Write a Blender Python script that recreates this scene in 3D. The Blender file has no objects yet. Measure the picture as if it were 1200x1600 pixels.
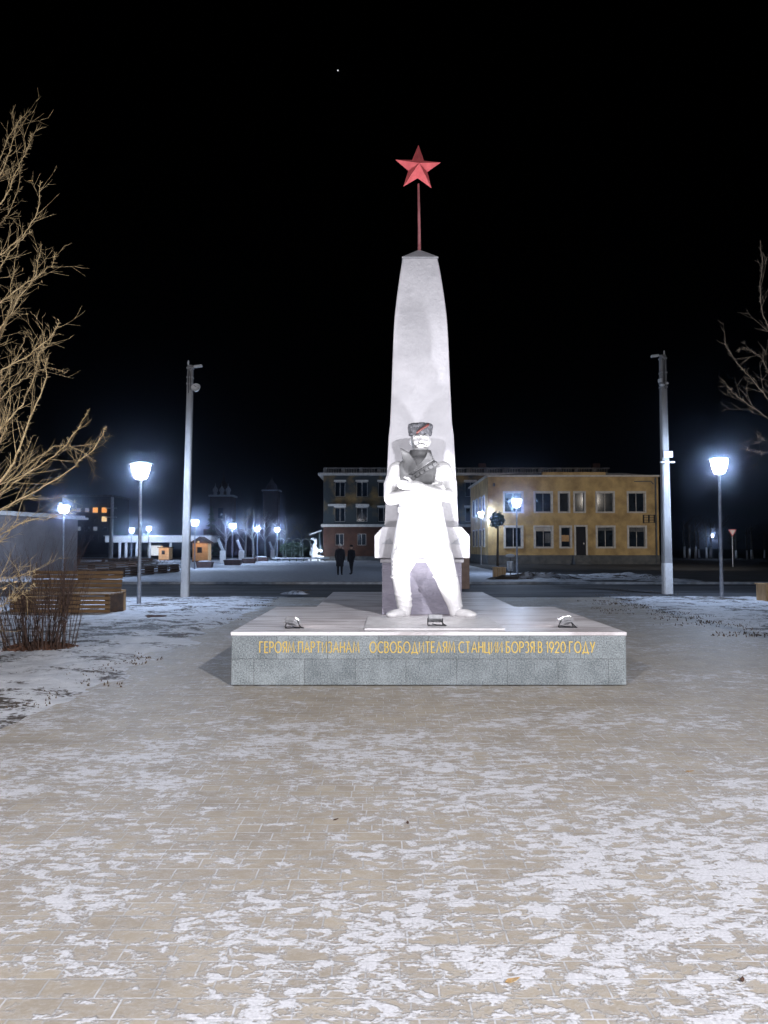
import bpy, bmesh, math, random
from mathutils import Vector, Matrix, noise
R = math.radians
PI = math.pi
random.seed(7)
S = bpy.context.scene
C = S.collection

# ------------------------------------------------------------------ camera
PITCH = R(2.62)
EYE = 1.6
cd = bpy.data.cameras.new("camera")
cam = bpy.data.objects.new("camera", cd)
C.objects.link(cam)
cam.location = (0, 0, EYE)
cam.rotation_euler = (R(90) + PITCH, 0, 0)
cd.sensor_fit = 'VERTICAL'
cd.sensor_height = 36
cd.sensor_width = 27
cd.lens = 27.0
cd.clip_start = 0.05
cd.clip_end = 5000
S.camera = cam

# ------------------------------------------------------------------ world, exposure
w = bpy.data.worlds.new("World")
S.world = w
w.use_nodes = True
nt = w.node_tree
bg = nt.nodes["Background"]
sky = nt.nodes.new("ShaderNodeTexSky")
sky.sky_type = 'NISHITA'
sky.sun_disc = False
sky.sun_elevation = R(-9.0)
sky.sun_rotation = R(200)
nt.links.new(sky.outputs[0], bg.inputs[0])
bg.inputs[1].default_value = 0.05
S.view_settings.view_transform = 'Standard'
S.view_settings.look = 'None'
S.view_settings.exposure = 0.2
S.view_settings.gamma = 1
S.render.engine = 'CYCLES'
S.cycles.use_denoising = True
S.cycles.max_bounces = 5
S.cycles.transparent_max_bounces = 8
S.cycles.volume_bounces = 0
S.cycles.sample_clamp_indirect = 4.0

P_BEHIND_R = 12200      # mast light behind the viewer, right
P_BEHIND_L = 6600       # mast light behind the viewer, left
P_FLOOD = 135           # each floodlight on the plinth
P_LAMP = 780            # each park lamp
P_HOUSE_FILL = 6400         # unseen mast lamp added to brighten the yellow house
GLOW_HAZE = 0.0010  # density of the volume added for the glow round lamps

# ------------------------------------------------------------------ pixel helpers (photo pixels, 1200 x 1600)
def ray(px, py):
    u = (px - 600) / 1200; v = (800 - py) / 1200
    c, s = math.cos(PITCH), math.sin(PITCH)
    return Vector((u, c - v * s, s + v * c))
def gp(px, py, z=0.0):
    d = ray(px, py); t = (z - EYE) / d.z
    return Vector((d.x * t, d.y * t, z))
def dp(px, py, Y):
    d = ray(px, py); t = Y / d.y
    return Vector((d.x * t, Y, EYE + d.z * t))

# ------------------------------------------------------------------ mesh builder
class MB:
    def __init__(self):
        self.v = []; self.f = []
    def add(self, vs, fs):
        n = len(self.v)
        self.v += [tuple(p) for p in vs]
        self.f += [tuple(i + n for i in f) for f in fs]
        return self
    def box(self, x0, y0, z0, x1, y1, z1):
        vs = [(x0,y0,z0),(x1,y0,z0),(x1,y1,z0),(x0,y1,z0),(x0,y0,z1),(x1,y0,z1),(x1,y1,z1),(x0,y1,z1)]
        return self.add(vs, [(0,3,2,1),(4,5,6,7),(0,1,5,4),(1,2,6,5),(2,3,7,6),(3,0,4,7)])
    def obox(self, M, sx, sy, sz):
        """box of full size sx,sy,sz centred on the origin of matrix M"""
        hs = (sx/2, sy/2, sz/2)
        vs = [M @ Vector((a*hs[0], b*hs[1], c*hs[2])) for c in (-1,1) for a,b in ((-1,-1),(1,-1),(1,1),(-1,1))]
        return self.add(vs, [(0,3,2,1),(4,5,6,7),(0,1,5,4),(1,2,6,5),(2,3,7,6),(3,0,4,7)])
    def tube(self, pts, rads, n=8, cap=True):
        pts = [Vector(p) for p in pts]
        if not hasattr(rads, '__len__'): rads = [rads] * len(pts)
        up = None; vs = []; fs = []
        for i, p in enumerate(pts):
            t = (pts[min(i+1, len(pts)-1)] - pts[max(i-1, 0)])
            if t.length < 1e-9: t = Vector((0,0,1))
            t.normalize()
            if up is None:
                up = Vector((0,1,0)) if abs(t.z) > 0.9 else Vector((0,0,1))
            a = t.cross(up)
            if a.length < 1e-5:
                up = Vector((1,0,0)); a = t.cross(up)
            a.normalize(); b = a.cross(t); up = b.copy()
            for k in range(n):
                an = 2*PI*k/n
                vs.append(p + a*(math.cos(an)*rads[i]) + b*(math.sin(an)*rads[i]))
        for i in range(len(pts)-1):
            for k in range(n):
                k2 = (k+1) % n
                fs.append((i*n+k, i*n+k2, (i+1)*n+k2, (i+1)*n+k))
        if cap:
            fs.append(tuple(range(n))[::1])
            m = (len(pts)-1)*n
            fs.append(tuple(m+k for k in range(n))[::-1])
        return self.add(vs, fs)
    def lathe(self, prof, n=20, c=(0,0,0), sx=1, sy=1, M=None):
        vs = []; fs = []
        for r, z in prof:
            for k in range(n):
                an = 2*PI*k/n
                p = Vector((c[0]+r*math.cos(an)*sx, c[1]+r*math.sin(an)*sy, c[2]+z))
                vs.append(M @ p if M else p)
        for i in range(len(prof)-1):
            for k in range(n):
                k2 = (k+1) % n
                fs.append((i*n+k, i*n+k2, (i+1)*n+k2, (i+1)*n+k))
        fs.append(tuple(range(n))[::-1])
        m = (len(prof)-1)*n
        fs.append(tuple(m+k for k in range(n)))
        return self.add(vs, fs)
    def loft(self, rings, n=28):
        """rings: (cx, cy, z, rx, ry)"""
        vs = []; fs = []
        for cx, cy, z, rx, ry in rings:
            for k in range(n):
                an = 2*PI*k/n
                vs.append((cx+rx*math.cos(an), cy+ry*math.sin(an), z))
        for i in range(len(rings)-1):
            for k in range(n):
                k2 = (k+1) % n
                fs.append((i*n+k, i*n+k2, (i+1)*n+k2, (i+1)*n+k))
        fs.append(tuple(range(n))[::-1])
        m = (len(rings)-1)*n
        fs.append(tuple(m+k for k in range(n)))
        return self.add(vs, fs)
    def ell(self, c, r, n=16, rot=None):
        c = Vector(c); vs = []; fs = []; m = n//2
        for i in range(m+1):
            th = PI*i/m
            for k in range(n):
                ph = 2*PI*k/n
                p = Vector((r[0]*math.sin(th)*math.cos(ph), r[1]*math.sin(th)*math.sin(ph), r[2]*math.cos(th)))
                if rot: p = rot @ p
                vs.append(c+p)
        for i in range(m):
            for k in range(n):
                k2 = (k+1) % n
                fs.append((i*n+k, (i+1)*n+k, (i+1)*n+k2, i*n+k2))
        return self.add(vs, fs)
    def caps(self, pts, rads, n=12):
        """limb: tube with round ends, for fusing by remesh"""
        self.tube(pts, rads, n)
        for p, r in zip(pts, rads): self.ell(p, (r, r, r), n)
        return self
    def prism(self, poly, axis, a, b):
        """poly of 2D points extruded along axis from a to b. axis 'y': poly=(x,z); 'z': poly=(x,y); 'x': poly=(y,z)"""
        def mk(p, t):
            return {'y': (p[0], t, p[1]), 'z': (p[0], p[1], t), 'x': (t, p[0], p[1])}[axis]
        n = len(poly)
        vs = [mk(p, a) for p in poly] + [mk(p, b) for p in poly]
        fs = [tuple(range(n)), tuple(range(2*n-1, n-1, -1))]
        for i in range(n):
            j = (i+1) % n
            fs.append((i, i+n, j+n, j))
        return self.add(vs, fs)
    def quad(self, a, b, c, d):
        return self.add([a,b,c,d], [(0,1,2,3)])
    def build(self, name, mat, parent=None, smooth=False, bevel=0.0, weld=True, loc=None, fix=True):
        me = bpy.data.meshes.new(name)
        me.from_pydata([tuple(v) for v in self.v], [], self.f)
        if fix or weld:
            bm = bmesh.new(); bm.from_mesh(me)
            if weld: bmesh.ops.remove_doubles(bm, verts=bm.verts, dist=1e-6)
            if fix: bmesh.ops.recalc_face_normals(bm, faces=bm.faces)
            bm.to_mesh(me); bm.free()
        if smooth:
            me.polygons.foreach_set('use_smooth', [True]*len(me.polygons))
        me.materials.append(mat)
        o = bpy.data.objects.new(name, me)
        C.objects.link(o)
        if parent: o.parent = parent
        if loc: o.location = loc
        if bevel:
            m = o.modifiers.new('bevel', 'BEVEL'); m.width = bevel; m.segments = 2; m.limit_method = 'ANGLE'
        return o

def tag(o, label=None, cat=None, group=None, kind=None):
    if label: o['label'] = label
    if cat: o['category'] = cat
    if group: o['group'] = group
    if kind: o['kind'] = kind
    return o
def thing(name, loc=(0,0,0), rz=0, label=None, cat=None, group=None):
    o = bpy.data.objects.new(name, None); C.objects.link(o)
    o.empty_display_size = 0.2
    o.location = loc; o.rotation_euler = (0,0,rz)
    return tag(o, label, cat, group)
def copy_tree(o, parent=None):
    c = o.copy(); C.objects.link(c)
    if parent: c.parent = parent
    for ch in list(o.children): copy_tree(ch, c)
    return c
def light(name, kind, P, col, parent, loc, size=0.08, spot=None, blend=0.5, target=None):
    L = bpy.data.lights.new(name, kind); L.energy = P; L.color = col; L.shadow_soft_size = size
    if kind == 'SPOT':
        L.spot_size = spot; L.spot_blend = blend
    o = bpy.data.objects.new(name, L); C.objects.link(o)
    o.parent = parent; o.location = loc
    if target is not None:
        d = Vector(target) - Vector(loc)
        o.rotation_euler = d.to_track_quat('-Z', 'Y').to_euler()
    return o

# ------------------------------------------------------------------ materials
def newmat(name):
    m = bpy.data.materials.new(name); m.use_nodes = True
    n = m.node_tree.nodes; l = m.node_tree.links
    return m, n, l, n["Principled BSDF"]
def mat(name, col, col2=None, scale=4.0, rough=0.7, bump=0.0, bscale=30.0, metal=0.0, stretch=(1,1,1), lo=0.35, hi=0.65, spec=0.5):
    m, n, l, b = newmat(name)
    b.inputs['Roughness'].default_value = rough
    b.inputs['Metallic'].default_value = metal
    b.inputs['Specular IOR Level'].default_value = spec
    tc = n.new('ShaderNodeTexCoord'); mp = n.new('ShaderNodeMapping')
    mp.inputs['Scale'].default_value = stretch
    l.new(tc.outputs['Object'], mp.inputs['Vector'])
    if col2:
        t = n.new('ShaderNodeTexNoise'); t.inputs['Scale'].default_value = scale; t.inputs['Detail'].default_value = 8
        t.inputs['Roughness'].default_value = 0.6
        l.new(mp.outputs[0], t.inputs['Vector'])
        r = n.new('ShaderNodeValToRGB')
        r.color_ramp.elements[0].position = lo; r.color_ramp.elements[1].position = hi
        r.color_ramp.elements[0].color = (*col, 1); r.color_ramp.elements[1].color = (*col2, 1)
        l.new(t.outputs['Fac'], r.inputs[0]); l.new(r.outputs[0], b.inputs['Base Color'])
    else:
        b.inputs['Base Color'].default_value = (*col, 1)
    if bump:
        t2 = n.new('ShaderNodeTexNoise'); t2.inputs['Scale'].default_value = bscale; t2.inputs['Detail'].default_value = 6
        l.new(mp.outputs[0], t2.inputs['Vector'])
        bp = n.new('ShaderNodeBump'); bp.inputs['Strength'].default_value = bump; bp.inputs['Distance'].default_value = 0.02
        l.new(t2.outputs['Fac'], bp.inputs['Height']); l.new(bp.outputs[0], b.inputs['Normal'])
    return m
def emit(name, col, strength, through=False):
    m = bpy.data.materials.new(name); m.use_nodes = True
    n = m.node_tree.nodes; l = m.node_tree.links; n.clear()
    out = n.new('ShaderNodeOutputMaterial'); e = n.new('ShaderNodeEmission')
    e.inputs[0].default_value = (*col, 1); e.inputs[1].default_value = strength
    if through:
        t = n.new('ShaderNodeBsdfTransparent'); a = n.new('ShaderNodeAddShader')
        l.new(e.outputs[0], a.inputs[0]); l.new(t.outputs[0], a.inputs[1]); l.new(a.outputs[0], out.inputs[0])
    else:
        l.new(e.outputs[0], out.inputs[0])
    return m
class G:
    """tiny node-graph helper"""
    def __init__(s, name):
        s.m, s.n, s.l, s.b = newmat(name)
        tc = s.n.new('ShaderNodeTexCoord'); s.co = tc.outputs['Object']
    def map(s, scale, loc=(0,0,0)):
        mp = s.n.new('ShaderNodeMapping'); mp.inputs['Scale'].default_value = scale; mp.inputs['Location'].default_value = loc
        s.l.new(s.co, mp.inputs['Vector']); return mp.outputs[0]
    def noise(s, scale, detail=6, rough=0.55, vec=None, dist=0.0):
        t = s.n.new('ShaderNodeTexNoise'); t.inputs['Scale'].default_value = scale; t.inputs['Detail'].default_value = detail
        t.inputs['Roughness'].default_value = rough; t.inputs['Distortion'].default_value = dist
        s.l.new(vec or s.co, t.inputs['Vector']); return t.outputs['Fac']
    def math(s, op, a, b=None, c=None):
        t = s.n.new('ShaderNodeMath'); t.operation = op
        for i, x in enumerate((a, b, c)):
            if x is None: continue
            if isinstance(x, (int, float)): t.inputs[i].default_value = x
            else: s.l.new(x, t.inputs[i])
        return t.outputs[0]
    def step(s, x, a, b):
        t = s.n.new('ShaderNodeMapRange'); t.interpolation_type = 'SMOOTHSTEP'
        s.l.new(x, t.inputs['Value']); t.inputs['From Min'].default_value = a; t.inputs['From Max'].default_value = b
        return t.outputs[0]
    def mix(s, f, a, b):
        t = s.n.new('ShaderNodeMix'); t.data_type = 'RGBA'
        for sock, x in ((t.inputs[0], f), (t.inputs[6], a), (t.inputs[7], b)):
            if isinstance(x, tuple): sock.default_value = (*x, 1)
            elif isinstance(x, (int, float)): sock.default_value = x
            else: s.l.new(x, sock)
        return t.outputs[2]
    def bump(s, h, strength, dist=0.02):
        t = s.n.new('ShaderNodeBump'); t.inputs['Strength'].default_value = strength; t.inputs['Distance'].default_value = dist
        s.l.new(h, t.inputs['Height']); s.l.new(t.outputs[0], s.b.inputs['Normal'])
    def col(s, x): s.l.new(x, s.b.inputs['Base Color'])

def m_paving():
    g = G('paving_mat')
    br = g.n.new('ShaderNodeTexBrick')
    br.offset = 0.5; br.squash = 0.62; br.squash_frequency = 3; br.inputs['Scale'].default_value = 1.0
    br.inputs['Brick Width'].default_value = 0.205; br.inputs['Row Height'].default_value = 0.122
    br.inputs['Mortar Size'].default_value = 0.0042; br.inputs['Mortar Smooth'].default_value = 0.25
    br.inputs['Color1'].default_value = (0.375, 0.322, 0.250, 1); br.inputs['Color2'].default_value = (0.305, 0.262, 0.208, 1)
    br.inputs['Mortar'].default_value = (0.5, 0.5, 0.5, 1); br.inputs['Bias'].default_value = 0.0
    wob = g.n.new('ShaderNodeTexNoise'); wob.inputs['Scale'].default_value = 5
    g.l.new(g.co, wob.inputs['Vector'])
    va = g.n.new('ShaderNodeVectorMath'); va.operation = 'MULTIPLY_ADD'
    va.inputs[1].default_value = (0.012, 0.007, 0); g.l.new(wob.outputs['Color'], va.inputs[0]); g.l.new(g.co, va.inputs[2])
    g.l.new(va.outputs[0], br.inputs['Vector'])
    tile = br.outputs['Color']; mort = br.outputs['Fac']
    # dirt
    d1 = g.step(g.noise(2.3, 8, 0.65), 0.35, 0.7)
    tile2 = g.mix(g.math('MULTIPLY', d1, 0.45), tile, (0.20, 0.175, 0.150))
    d2 = g.step(g.noise(90, 3, 0.6), 0.3, 0.8)
    tile3 = g.mix(g.math('MULTIPLY', d2, 0.25), tile2, (0.42, 0.37, 0.31))
    # snow: drifts broken by wind and footsteps
    nb = g.noise(0.62, 3, 0.5, g.map((0.8, 1.0, 1), (3.1, 7.7, 0)))
    n1 = g.noise(3.3, 12, 0.68, g.map((0.75, 1.15, 1)), 0.5)
    n2 = g.noise(15.0, 9, 0.66, g.map((0.7, 1.2, 1)), 0.6)
    n3 = g.noise(70.0, 4, 0.6)
    s = g.math('MULTIPLY_ADD', nb, 0.30, g.math('MULTIPLY_ADD', n1, 0.48, g.math('MULTIPLY_ADD', n2, 0.62, g.math('MULTIPLY', n3, 0.16))))
    sx_ = g.n.new('ShaderNodeSeparateXYZ'); g.l.new(g.co, sx_.inputs[0])
    s = g.math('MULTIPLY_ADD', g.step(sx_.outputs[1], 4.2, 8.6), -0.050, s)      # swept and trodden bare round the monument
    fl = g.noise(34.0, 6, 0.7, g.map((0.5, 1.6, 1), (2, 5, 0)), 0.8)
    snow0 = g.step(s, 0.748, 0.818)
    snow = g.math('MULTIPLY', snow0, g.math('ADD', 0.42, g.math('MULTIPLY', 0.58, g.step(g.math('MULTIPLY_ADD', snow0, 0.16, fl), 0.47, 0.58))))
    dust = g.math('MULTIPLY', g.step(s, 0.65, 0.82), 0.28)
    jn = g.step(g.noise(3.1, 8, 0.7, g.map((1, 1, 1), (9, 2, 0))), 0.44, 0.60)
    joint = g.math('MULTIPLY', g.math('MULTIPLY', mort, 0.9), g.math('ADD', g.math('MULTIPLY', jn, 0.75), 0.25))
    a = g.math('MAXIMUM', g.math('MAXIMUM', snow, dust), joint)
    sc = g.mix(g.step(n3, 0.3, 0.7), (0.50, 0.495, 0.52), (0.63, 0.625, 0.655))
    jdark = g.mix(g.math('MULTIPLY', mort, 0.5), tile3, (0.16, 0.14, 0.12))
    g.col(g.mix(a, jdark, sc))
    h = g.math('ADD', g.math('MULTIPLY', g.math('SUBTRACT', 1.0, mort), 0.22), g.math('MULTIPLY_ADD', snow, 0.5, g.math('MULTIPLY', n3, 0.22)))
    g.bump(h, 0.7, 0.014)
    g.b.inputs['Roughness'].default_value = 0.62
    g.b.inputs['Specular IOR Level'].default_value = 0.35
    return g.m
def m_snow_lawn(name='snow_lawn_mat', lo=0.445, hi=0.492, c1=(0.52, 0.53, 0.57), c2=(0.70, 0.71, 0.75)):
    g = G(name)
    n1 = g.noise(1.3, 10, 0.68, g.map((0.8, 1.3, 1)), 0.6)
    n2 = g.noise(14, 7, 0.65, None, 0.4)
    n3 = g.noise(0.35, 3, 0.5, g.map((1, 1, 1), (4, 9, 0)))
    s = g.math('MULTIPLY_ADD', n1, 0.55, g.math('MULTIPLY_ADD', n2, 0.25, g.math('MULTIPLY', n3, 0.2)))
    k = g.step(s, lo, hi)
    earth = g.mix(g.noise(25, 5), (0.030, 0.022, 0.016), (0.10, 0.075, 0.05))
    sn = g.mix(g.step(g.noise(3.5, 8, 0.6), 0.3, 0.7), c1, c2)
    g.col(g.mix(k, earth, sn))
    g.bump(g.math('ADD', g.math('MULTIPLY', n1, 1.0), g.math('MULTIPLY', n2, 0.5)), 0.7, 0.06)
    g.b.inputs['Roughness'].default_value = 0.7
    g.b.inputs['Specular IOR Level'].default_value = 0.3
    return g.m
def m_granite(name, joints):
    g = G(name)
    n0 = g.noise(230, 2, 0.6); n1 = g.noise(62, 5, 0.8); n2 = g.noise(5, 5, 0.6)
    s = g.math('MULTIPLY_ADD', n0, 0.35, g.math('MULTIPLY_ADD', n1, 0.60, g.math('MULTIPLY', n2, 0.15)))
    c = g.mix(g.step(s, 0.43, 0.67), (0.05, 0.063, 0.070), (0.36, 0.395, 0.41))
    br = g.n.new('ShaderNodeTexBrick'); br.offset = 0.45
    br.inputs['Scale'].default_value = 1; br.inputs['Brick Width'].default_value = 0.585; br.inputs['Row Height'].default_value = 0.31
    br.inputs['Mortar Size'].default_value = 0.0036; br.inputs['Mortar Smooth'].default_value = 0.2
    br.inputs['Color1'].default_value = (0.78, 0.79, 0.80, 1); br.inputs['Color2'].default_value = (1, 1, 1, 1); br.inputs['Mortar'].default_value = (0.40, 0.38, 0.37, 1)
    sep = g.n.new('ShaderNodeSeparateXYZ'); g.l.new(g.co, sep.inputs[0])
    cmb = g.n.new('ShaderNodeCombineXYZ')
    if joints == 'front':
        g.l.new(sep.outputs[0], cmb.inputs[0]); g.l.new(sep.outputs[2], cmb.inputs[1])
    else:
        g.l.new(sep.outputs[0], cmb.inputs[0]); g.l.new(sep.outputs[1], cmb.inputs[1])
    g.l.new(cmb.outputs[0], br.inputs['Vector'])
    mul = g.n.new('ShaderNodeMix'); mul.data_type = 'RGBA'; mul.blend_type = 'MULTIPLY'; mul.inputs[0].default_value = 1
    g.l.new(c, mul.inputs[6]); g.l.new(br.outputs['Color'], mul.inputs[7])
    col = mul.outputs[2]
    if joints == 'top':
        # trodden snow smears on the top
        sn = g.noise(2.2, 10, 0.66, g.map((0.35, 1.6, 1)), 0.4)
        k = g.step(sn, 0.40, 0.56)
        base = g.mix(1.0, col, (0.20, 0.175, 0.17)) if False else col
        warm = g.mix(0.80, base, (0.56, 0.50, 0.505))
        col = g.mix(k, warm, (0.78, 0.75, 0.77))
    g.col(col)
    g.bump(g.math('SUBTRACT', g.math('MULTIPLY', n1, 0.5), br.outputs['Fac']), 0.3, 0.006)
    g.b.inputs['Roughness'].default_value = 0.5 if joints == 'front' else 0.42
    return g.m
def m_fur(name, c1, c2):
    return mat(name, c1, c2, 30, 0.95, 1.0, 60, stretch=(1, 1, 0.6))

M = {}
M['paving'] = m_paving()
M['lawn'] = m_snow_lawn()
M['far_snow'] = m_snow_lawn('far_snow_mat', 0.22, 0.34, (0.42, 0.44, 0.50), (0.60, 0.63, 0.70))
M['ground'] = mat('ground_mat', (0.012, 0.012, 0.013), (0.055, 0.058, 0.065), 0.6, 0.9, 0.5, 6, lo=0.45, hi=0.75)
M['asphalt'] = mat('asphalt_mat', (0.035, 0.036, 0.040), (0.14, 0.15, 0.17), 0.9, 0.75, 0.3, 60, stretch=(0.12, 1, 1), lo=0.45, hi=0.72)
M['kerb'] = mat('kerb_mat', (0.16, 0.165, 0.17), (0.34, 0.35, 0.37), 3, 0.8, 0.3, 30)
M['granite'] = m_granite('granite_mat', 'front')
M['granite_top'] = m_granite('granite_top_mat', 'top')
M['slab'] = mat('slab_mat', (0.55, 0.53, 0.54), (0.70, 0.69, 0.70), 6, 0.5, 0.2, 20)
M['gold'] = mat('gold_mat', (0.60, 0.41, 0.085), (0.74, 0.53, 0.15), 20, 0.38, metal=0.35)
M['white'] = mat('white_paint_mat', (0.33, 0.325, 0.35), (0.42, 0.412, 0.44), 1.9, 0.6, 0.35, 14)
M['plaster'] = mat('rough_plaster_mat', (0.20, 0.19, 0.24), (0.30, 0.285, 0.345), 3, 0.8, 1.0, 18, stretch=(0.5, 0.5, 1.8))
M['cap_grey'] = mat('obelisk_cap_mat', (0.20, 0.205, 0.225), (0.28, 0.285, 0.31), 8, 0.5, 0.1, 30)
M['statue'] = mat('statue_paint_mat', (0.50, 0.495, 0.505), (0.60, 0.59, 0.60), 5, 0.55, 0.25, 40)
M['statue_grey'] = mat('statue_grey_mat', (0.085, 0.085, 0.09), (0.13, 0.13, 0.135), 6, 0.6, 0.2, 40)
M['fur_grey'] = m_fur('cap_fur_mat', (0.035, 0.036, 0.042), (0.10, 0.10, 0.115))
M['red'] = mat('red_paint_mat', (0.50, 0.085, 0.095), (0.66, 0.13, 0.14), 9, 0.6, 0.2, 30)
M['rod_red'] = mat('faded_rod_mat', (0.30, 0.09, 0.10), (0.42, 0.17, 0.18), 14, 0.7, 0.2, 30)
M['red_dark'] = mat('red_ribbon_mat', (0.07, 0.016, 0.014), (0.11, 0.026, 0.022), 9, 0.7)
M['black'] = mat('black_metal_mat', (0.012, 0.012, 0.014), (0.03, 0.03, 0.033), 12, 0.45, metal=0.4)
M['cable'] = mat('cable_mat', (0.015, 0.015, 0.016), rough=0.6)
M['alu'] = mat('floodlight_body_mat', (0.30, 0.30, 0.32), (0.42, 0.42, 0.44), 20, 0.5, 0.1, 40, metal=0.2)
M['steel'] = mat('lamp_steel_mat', (0.26, 0.28, 0.33), (0.38, 0.40, 0.45), 14, 0.42, 0.1, 30, metal=0.5)
M['concrete'] = mat('pole_concrete_mat', (0.25, 0.245, 0.245), (0.42, 0.41, 0.405), 3, 0.9, 0.6, 30, stretch=(1, 1, 0.3))
M['whitewash'] = mat('whitewash_mat', (0.62, 0.62, 0.63), (0.78, 0.78, 0.79), 6, 0.9, 0.4, 30)
M['white_plastic'] = mat('white_plastic_mat', (0.72, 0.72, 0.74), (0.8, 0.8, 0.8), 6, 0.4)
M['galv'] = mat('galvanised_mat', (0.40, 0.41, 0.43), (0.58, 0.59, 0.61), 18, 0.4, metal=0.6)
M['bulb'] = emit('lamp_bowl_mat', (0.80, 0.88, 1.0), 9.0, True)
M['flood_glass'] = emit('floodlight_glass_mat', (1.0, 0.94, 0.96), 105.0, True)
M['wood'] = mat('bench_wood_mat', (0.125, 0.066, 0.024), (0.25, 0.148, 0.066), 7, 0.6, 0.4, 40, stretch=(0.25, 1, 3))
M['wood_pale'] = mat('planter_wood_mat', (0.36, 0.21, 0.09), (0.52, 0.34, 0.17), 7, 0.65, 0.4, 40, stretch=(2, 2, 0.3))
M['wood_dark'] = mat('dark_wood_mat', (0.055, 0.03, 0.018), (0.12, 0.065, 0.035), 5, 0.8, 0.4, 30, stretch=(0.3, 1, 2))
M['bark'] = mat('bark_mat', (0.27, 0.19, 0.09), (0.56, 0.43, 0.25), 18, 0.9, 0.8, 60)
M['bark_dark'] = mat('dark_bark_mat', (0.035, 0.028, 0.022), (0.11, 0.09, 0.072), 12, 0.9, 0.8, 30)
M['bark_mid'] = mat('twig_bark_mat', (0.09, 0.075, 0.06), (0.24, 0.20, 0.16), 14, 0.9, 0.6, 40)
M['birch'] = mat('pale_bark_mat', (0.25, 0.25, 0.24), (0.45, 0.45, 0.43), 6, 0.9, 0.5, 30)
M['shrub'] = mat('shrub_stem_mat', (0.034, 0.020, 0.015), (0.10, 0.058, 0.044), 20, 0.9, 0.4, 60)
M['litter'] = mat('leaf_litter_mat', (0.03, 0.016, 0.011), (0.15, 0.065, 0.035), 28, 0.95, 1.0, 60)
M['leaf'] = mat('dry_leaf_mat', (0.30, 0.17, 0.06), (0.55, 0.42, 0.25), 30, 0.7)
M['needle'] = mat('evergreen_mat', (0.020, 0.045, 0.024), (0.05, 0.09, 0.045), 3, 0.9)
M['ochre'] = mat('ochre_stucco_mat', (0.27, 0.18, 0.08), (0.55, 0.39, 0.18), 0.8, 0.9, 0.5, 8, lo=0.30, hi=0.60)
M['ochre_dim'] = mat('shaded_stucco_mat', (0.035, 0.045, 0.05), (0.26, 0.17, 0.065), 0.35, 0.9, 0.4, 6, lo=0.50, hi=0.66)  # dark teal patches paint shade into the ochre wall colour
M['brickred'] = mat('brick_red_mat', (0.05, 0.022, 0.015), (0.10, 0.046, 0.03), 1.2, 0.9, 0.5, 9)
M['trim'] = mat('window_trim_mat', (0.46, 0.44, 0.42), (0.62, 0.60, 0.58), 3, 0.8)
M['trim_dim'] = mat('dark_trim_mat', (0.13, 0.13, 0.135), (0.30, 0.29, 0.28), 1.5, 0.9)  # darker copy of the window trim tone, for the balustrade
M['foundation'] = mat('foundation_mat', (0.07, 0.075, 0.08), (0.14, 0.145, 0.15), 2, 0.9, 0.3, 10)
M['glass'] = mat('dark_glass_mat', (0.006, 0.010, 0.016), (0.018, 0.026, 0.036), 2, 0.07)
M['roof'] = mat('roof_mat', (0.05, 0.05, 0.055), (0.12, 0.12, 0.13), 2, 0.8)
M['grey_wall'] = mat('grey_render_mat', (0.15, 0.135, 0.138), (0.21, 0.19, 0.19), 1.0, 0.9, 0.3, 10)
M['dark_wall'] = mat('dark_block_mat', (0.010, 0.011, 0.014), (0.022, 0.023, 0.03), 0.5, 0.9)
M['church'] = mat('church_wall_mat', (0.08, 0.058, 0.055), (0.13, 0.095, 0.09), 0.5, 0.9)
M['lit_orange'] = emit('lit_orange_window_mat', (1.0, 0.42, 0.10), 0.85)
M['lit_yellow'] = emit('lit_yellow_window_mat', (1.0, 0.72, 0.36), 0.8)
M['lit_dim'] = emit('lit_dim_window_mat', (0.75, 0.85, 1.0), 0.16)
M['lit_white'] = emit('lit_white_window_mat', (0.85, 0.92, 1.0), 0.75)
M['kiosk'] = mat('kiosk_wood_mat', (0.46, 0.27, 0.12), (0.60, 0.38, 0.19), 3, 0.7)
M['cloth_dark'] = mat('dark_coat_mat', (0.008, 0.008, 0.012), (0.02, 0.02, 0.027), 8, 0.9)
M['skin'] = mat('skin_mat', (0.42, 0.26, 0.19), (0.48, 0.31, 0.23), 8, 0.6)
M['snowcap'] = mat('snow_cap_mat', (0.55, 0.57, 0.62), (0.68, 0.70, 0.74), 4, 0.8, 0.4, 12)
M['tub'] = mat('planter_tub_mat', (0.05, 0.03, 0.028), (0.10, 0.06, 0.055), 4, 0.8)
M['white_stone'] = mat('white_sculpture_mat', (0.72, 0.72, 0.73), (0.80, 0.80, 0.80), 4, 0.7, 0.2, 20)
M['wire'] = mat('wire_frame_mat', (0.10, 0.13, 0.12), (0.2, 0.23, 0.22), 4, 0.6)
M['brown'] = mat('brown_post_mat', (0.17, 0.105, 0.075), (0.25, 0.165, 0.12), 5, 0.8, 0.3, 30)

# ================================================================== SETTING
def sheet(name, x0, y0, x1, y1, z, m):
    o = MB().quad((x0,y0,z),(x1,y0,z),(x1,y1,z),(x0,y1,z)).build(name, m, weld=False, fix=False)
    return tag(o, kind='structure')
sheet('ground', -500, -150, 500, 800, -0.008, M['ground'])
sheet('paving', -14, -14, 18, 24.6, 0.0, M['paving'])
sheet('road', -160, 24.9, 160, 33.2, 0.0, M['asphalt'])
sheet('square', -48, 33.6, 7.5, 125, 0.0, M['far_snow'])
k = MB().box(-160, 33.2, -0.05, 160, 33.45, 0.10).build('kerb', M['kerb']); tag(k, kind='structure')

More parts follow.
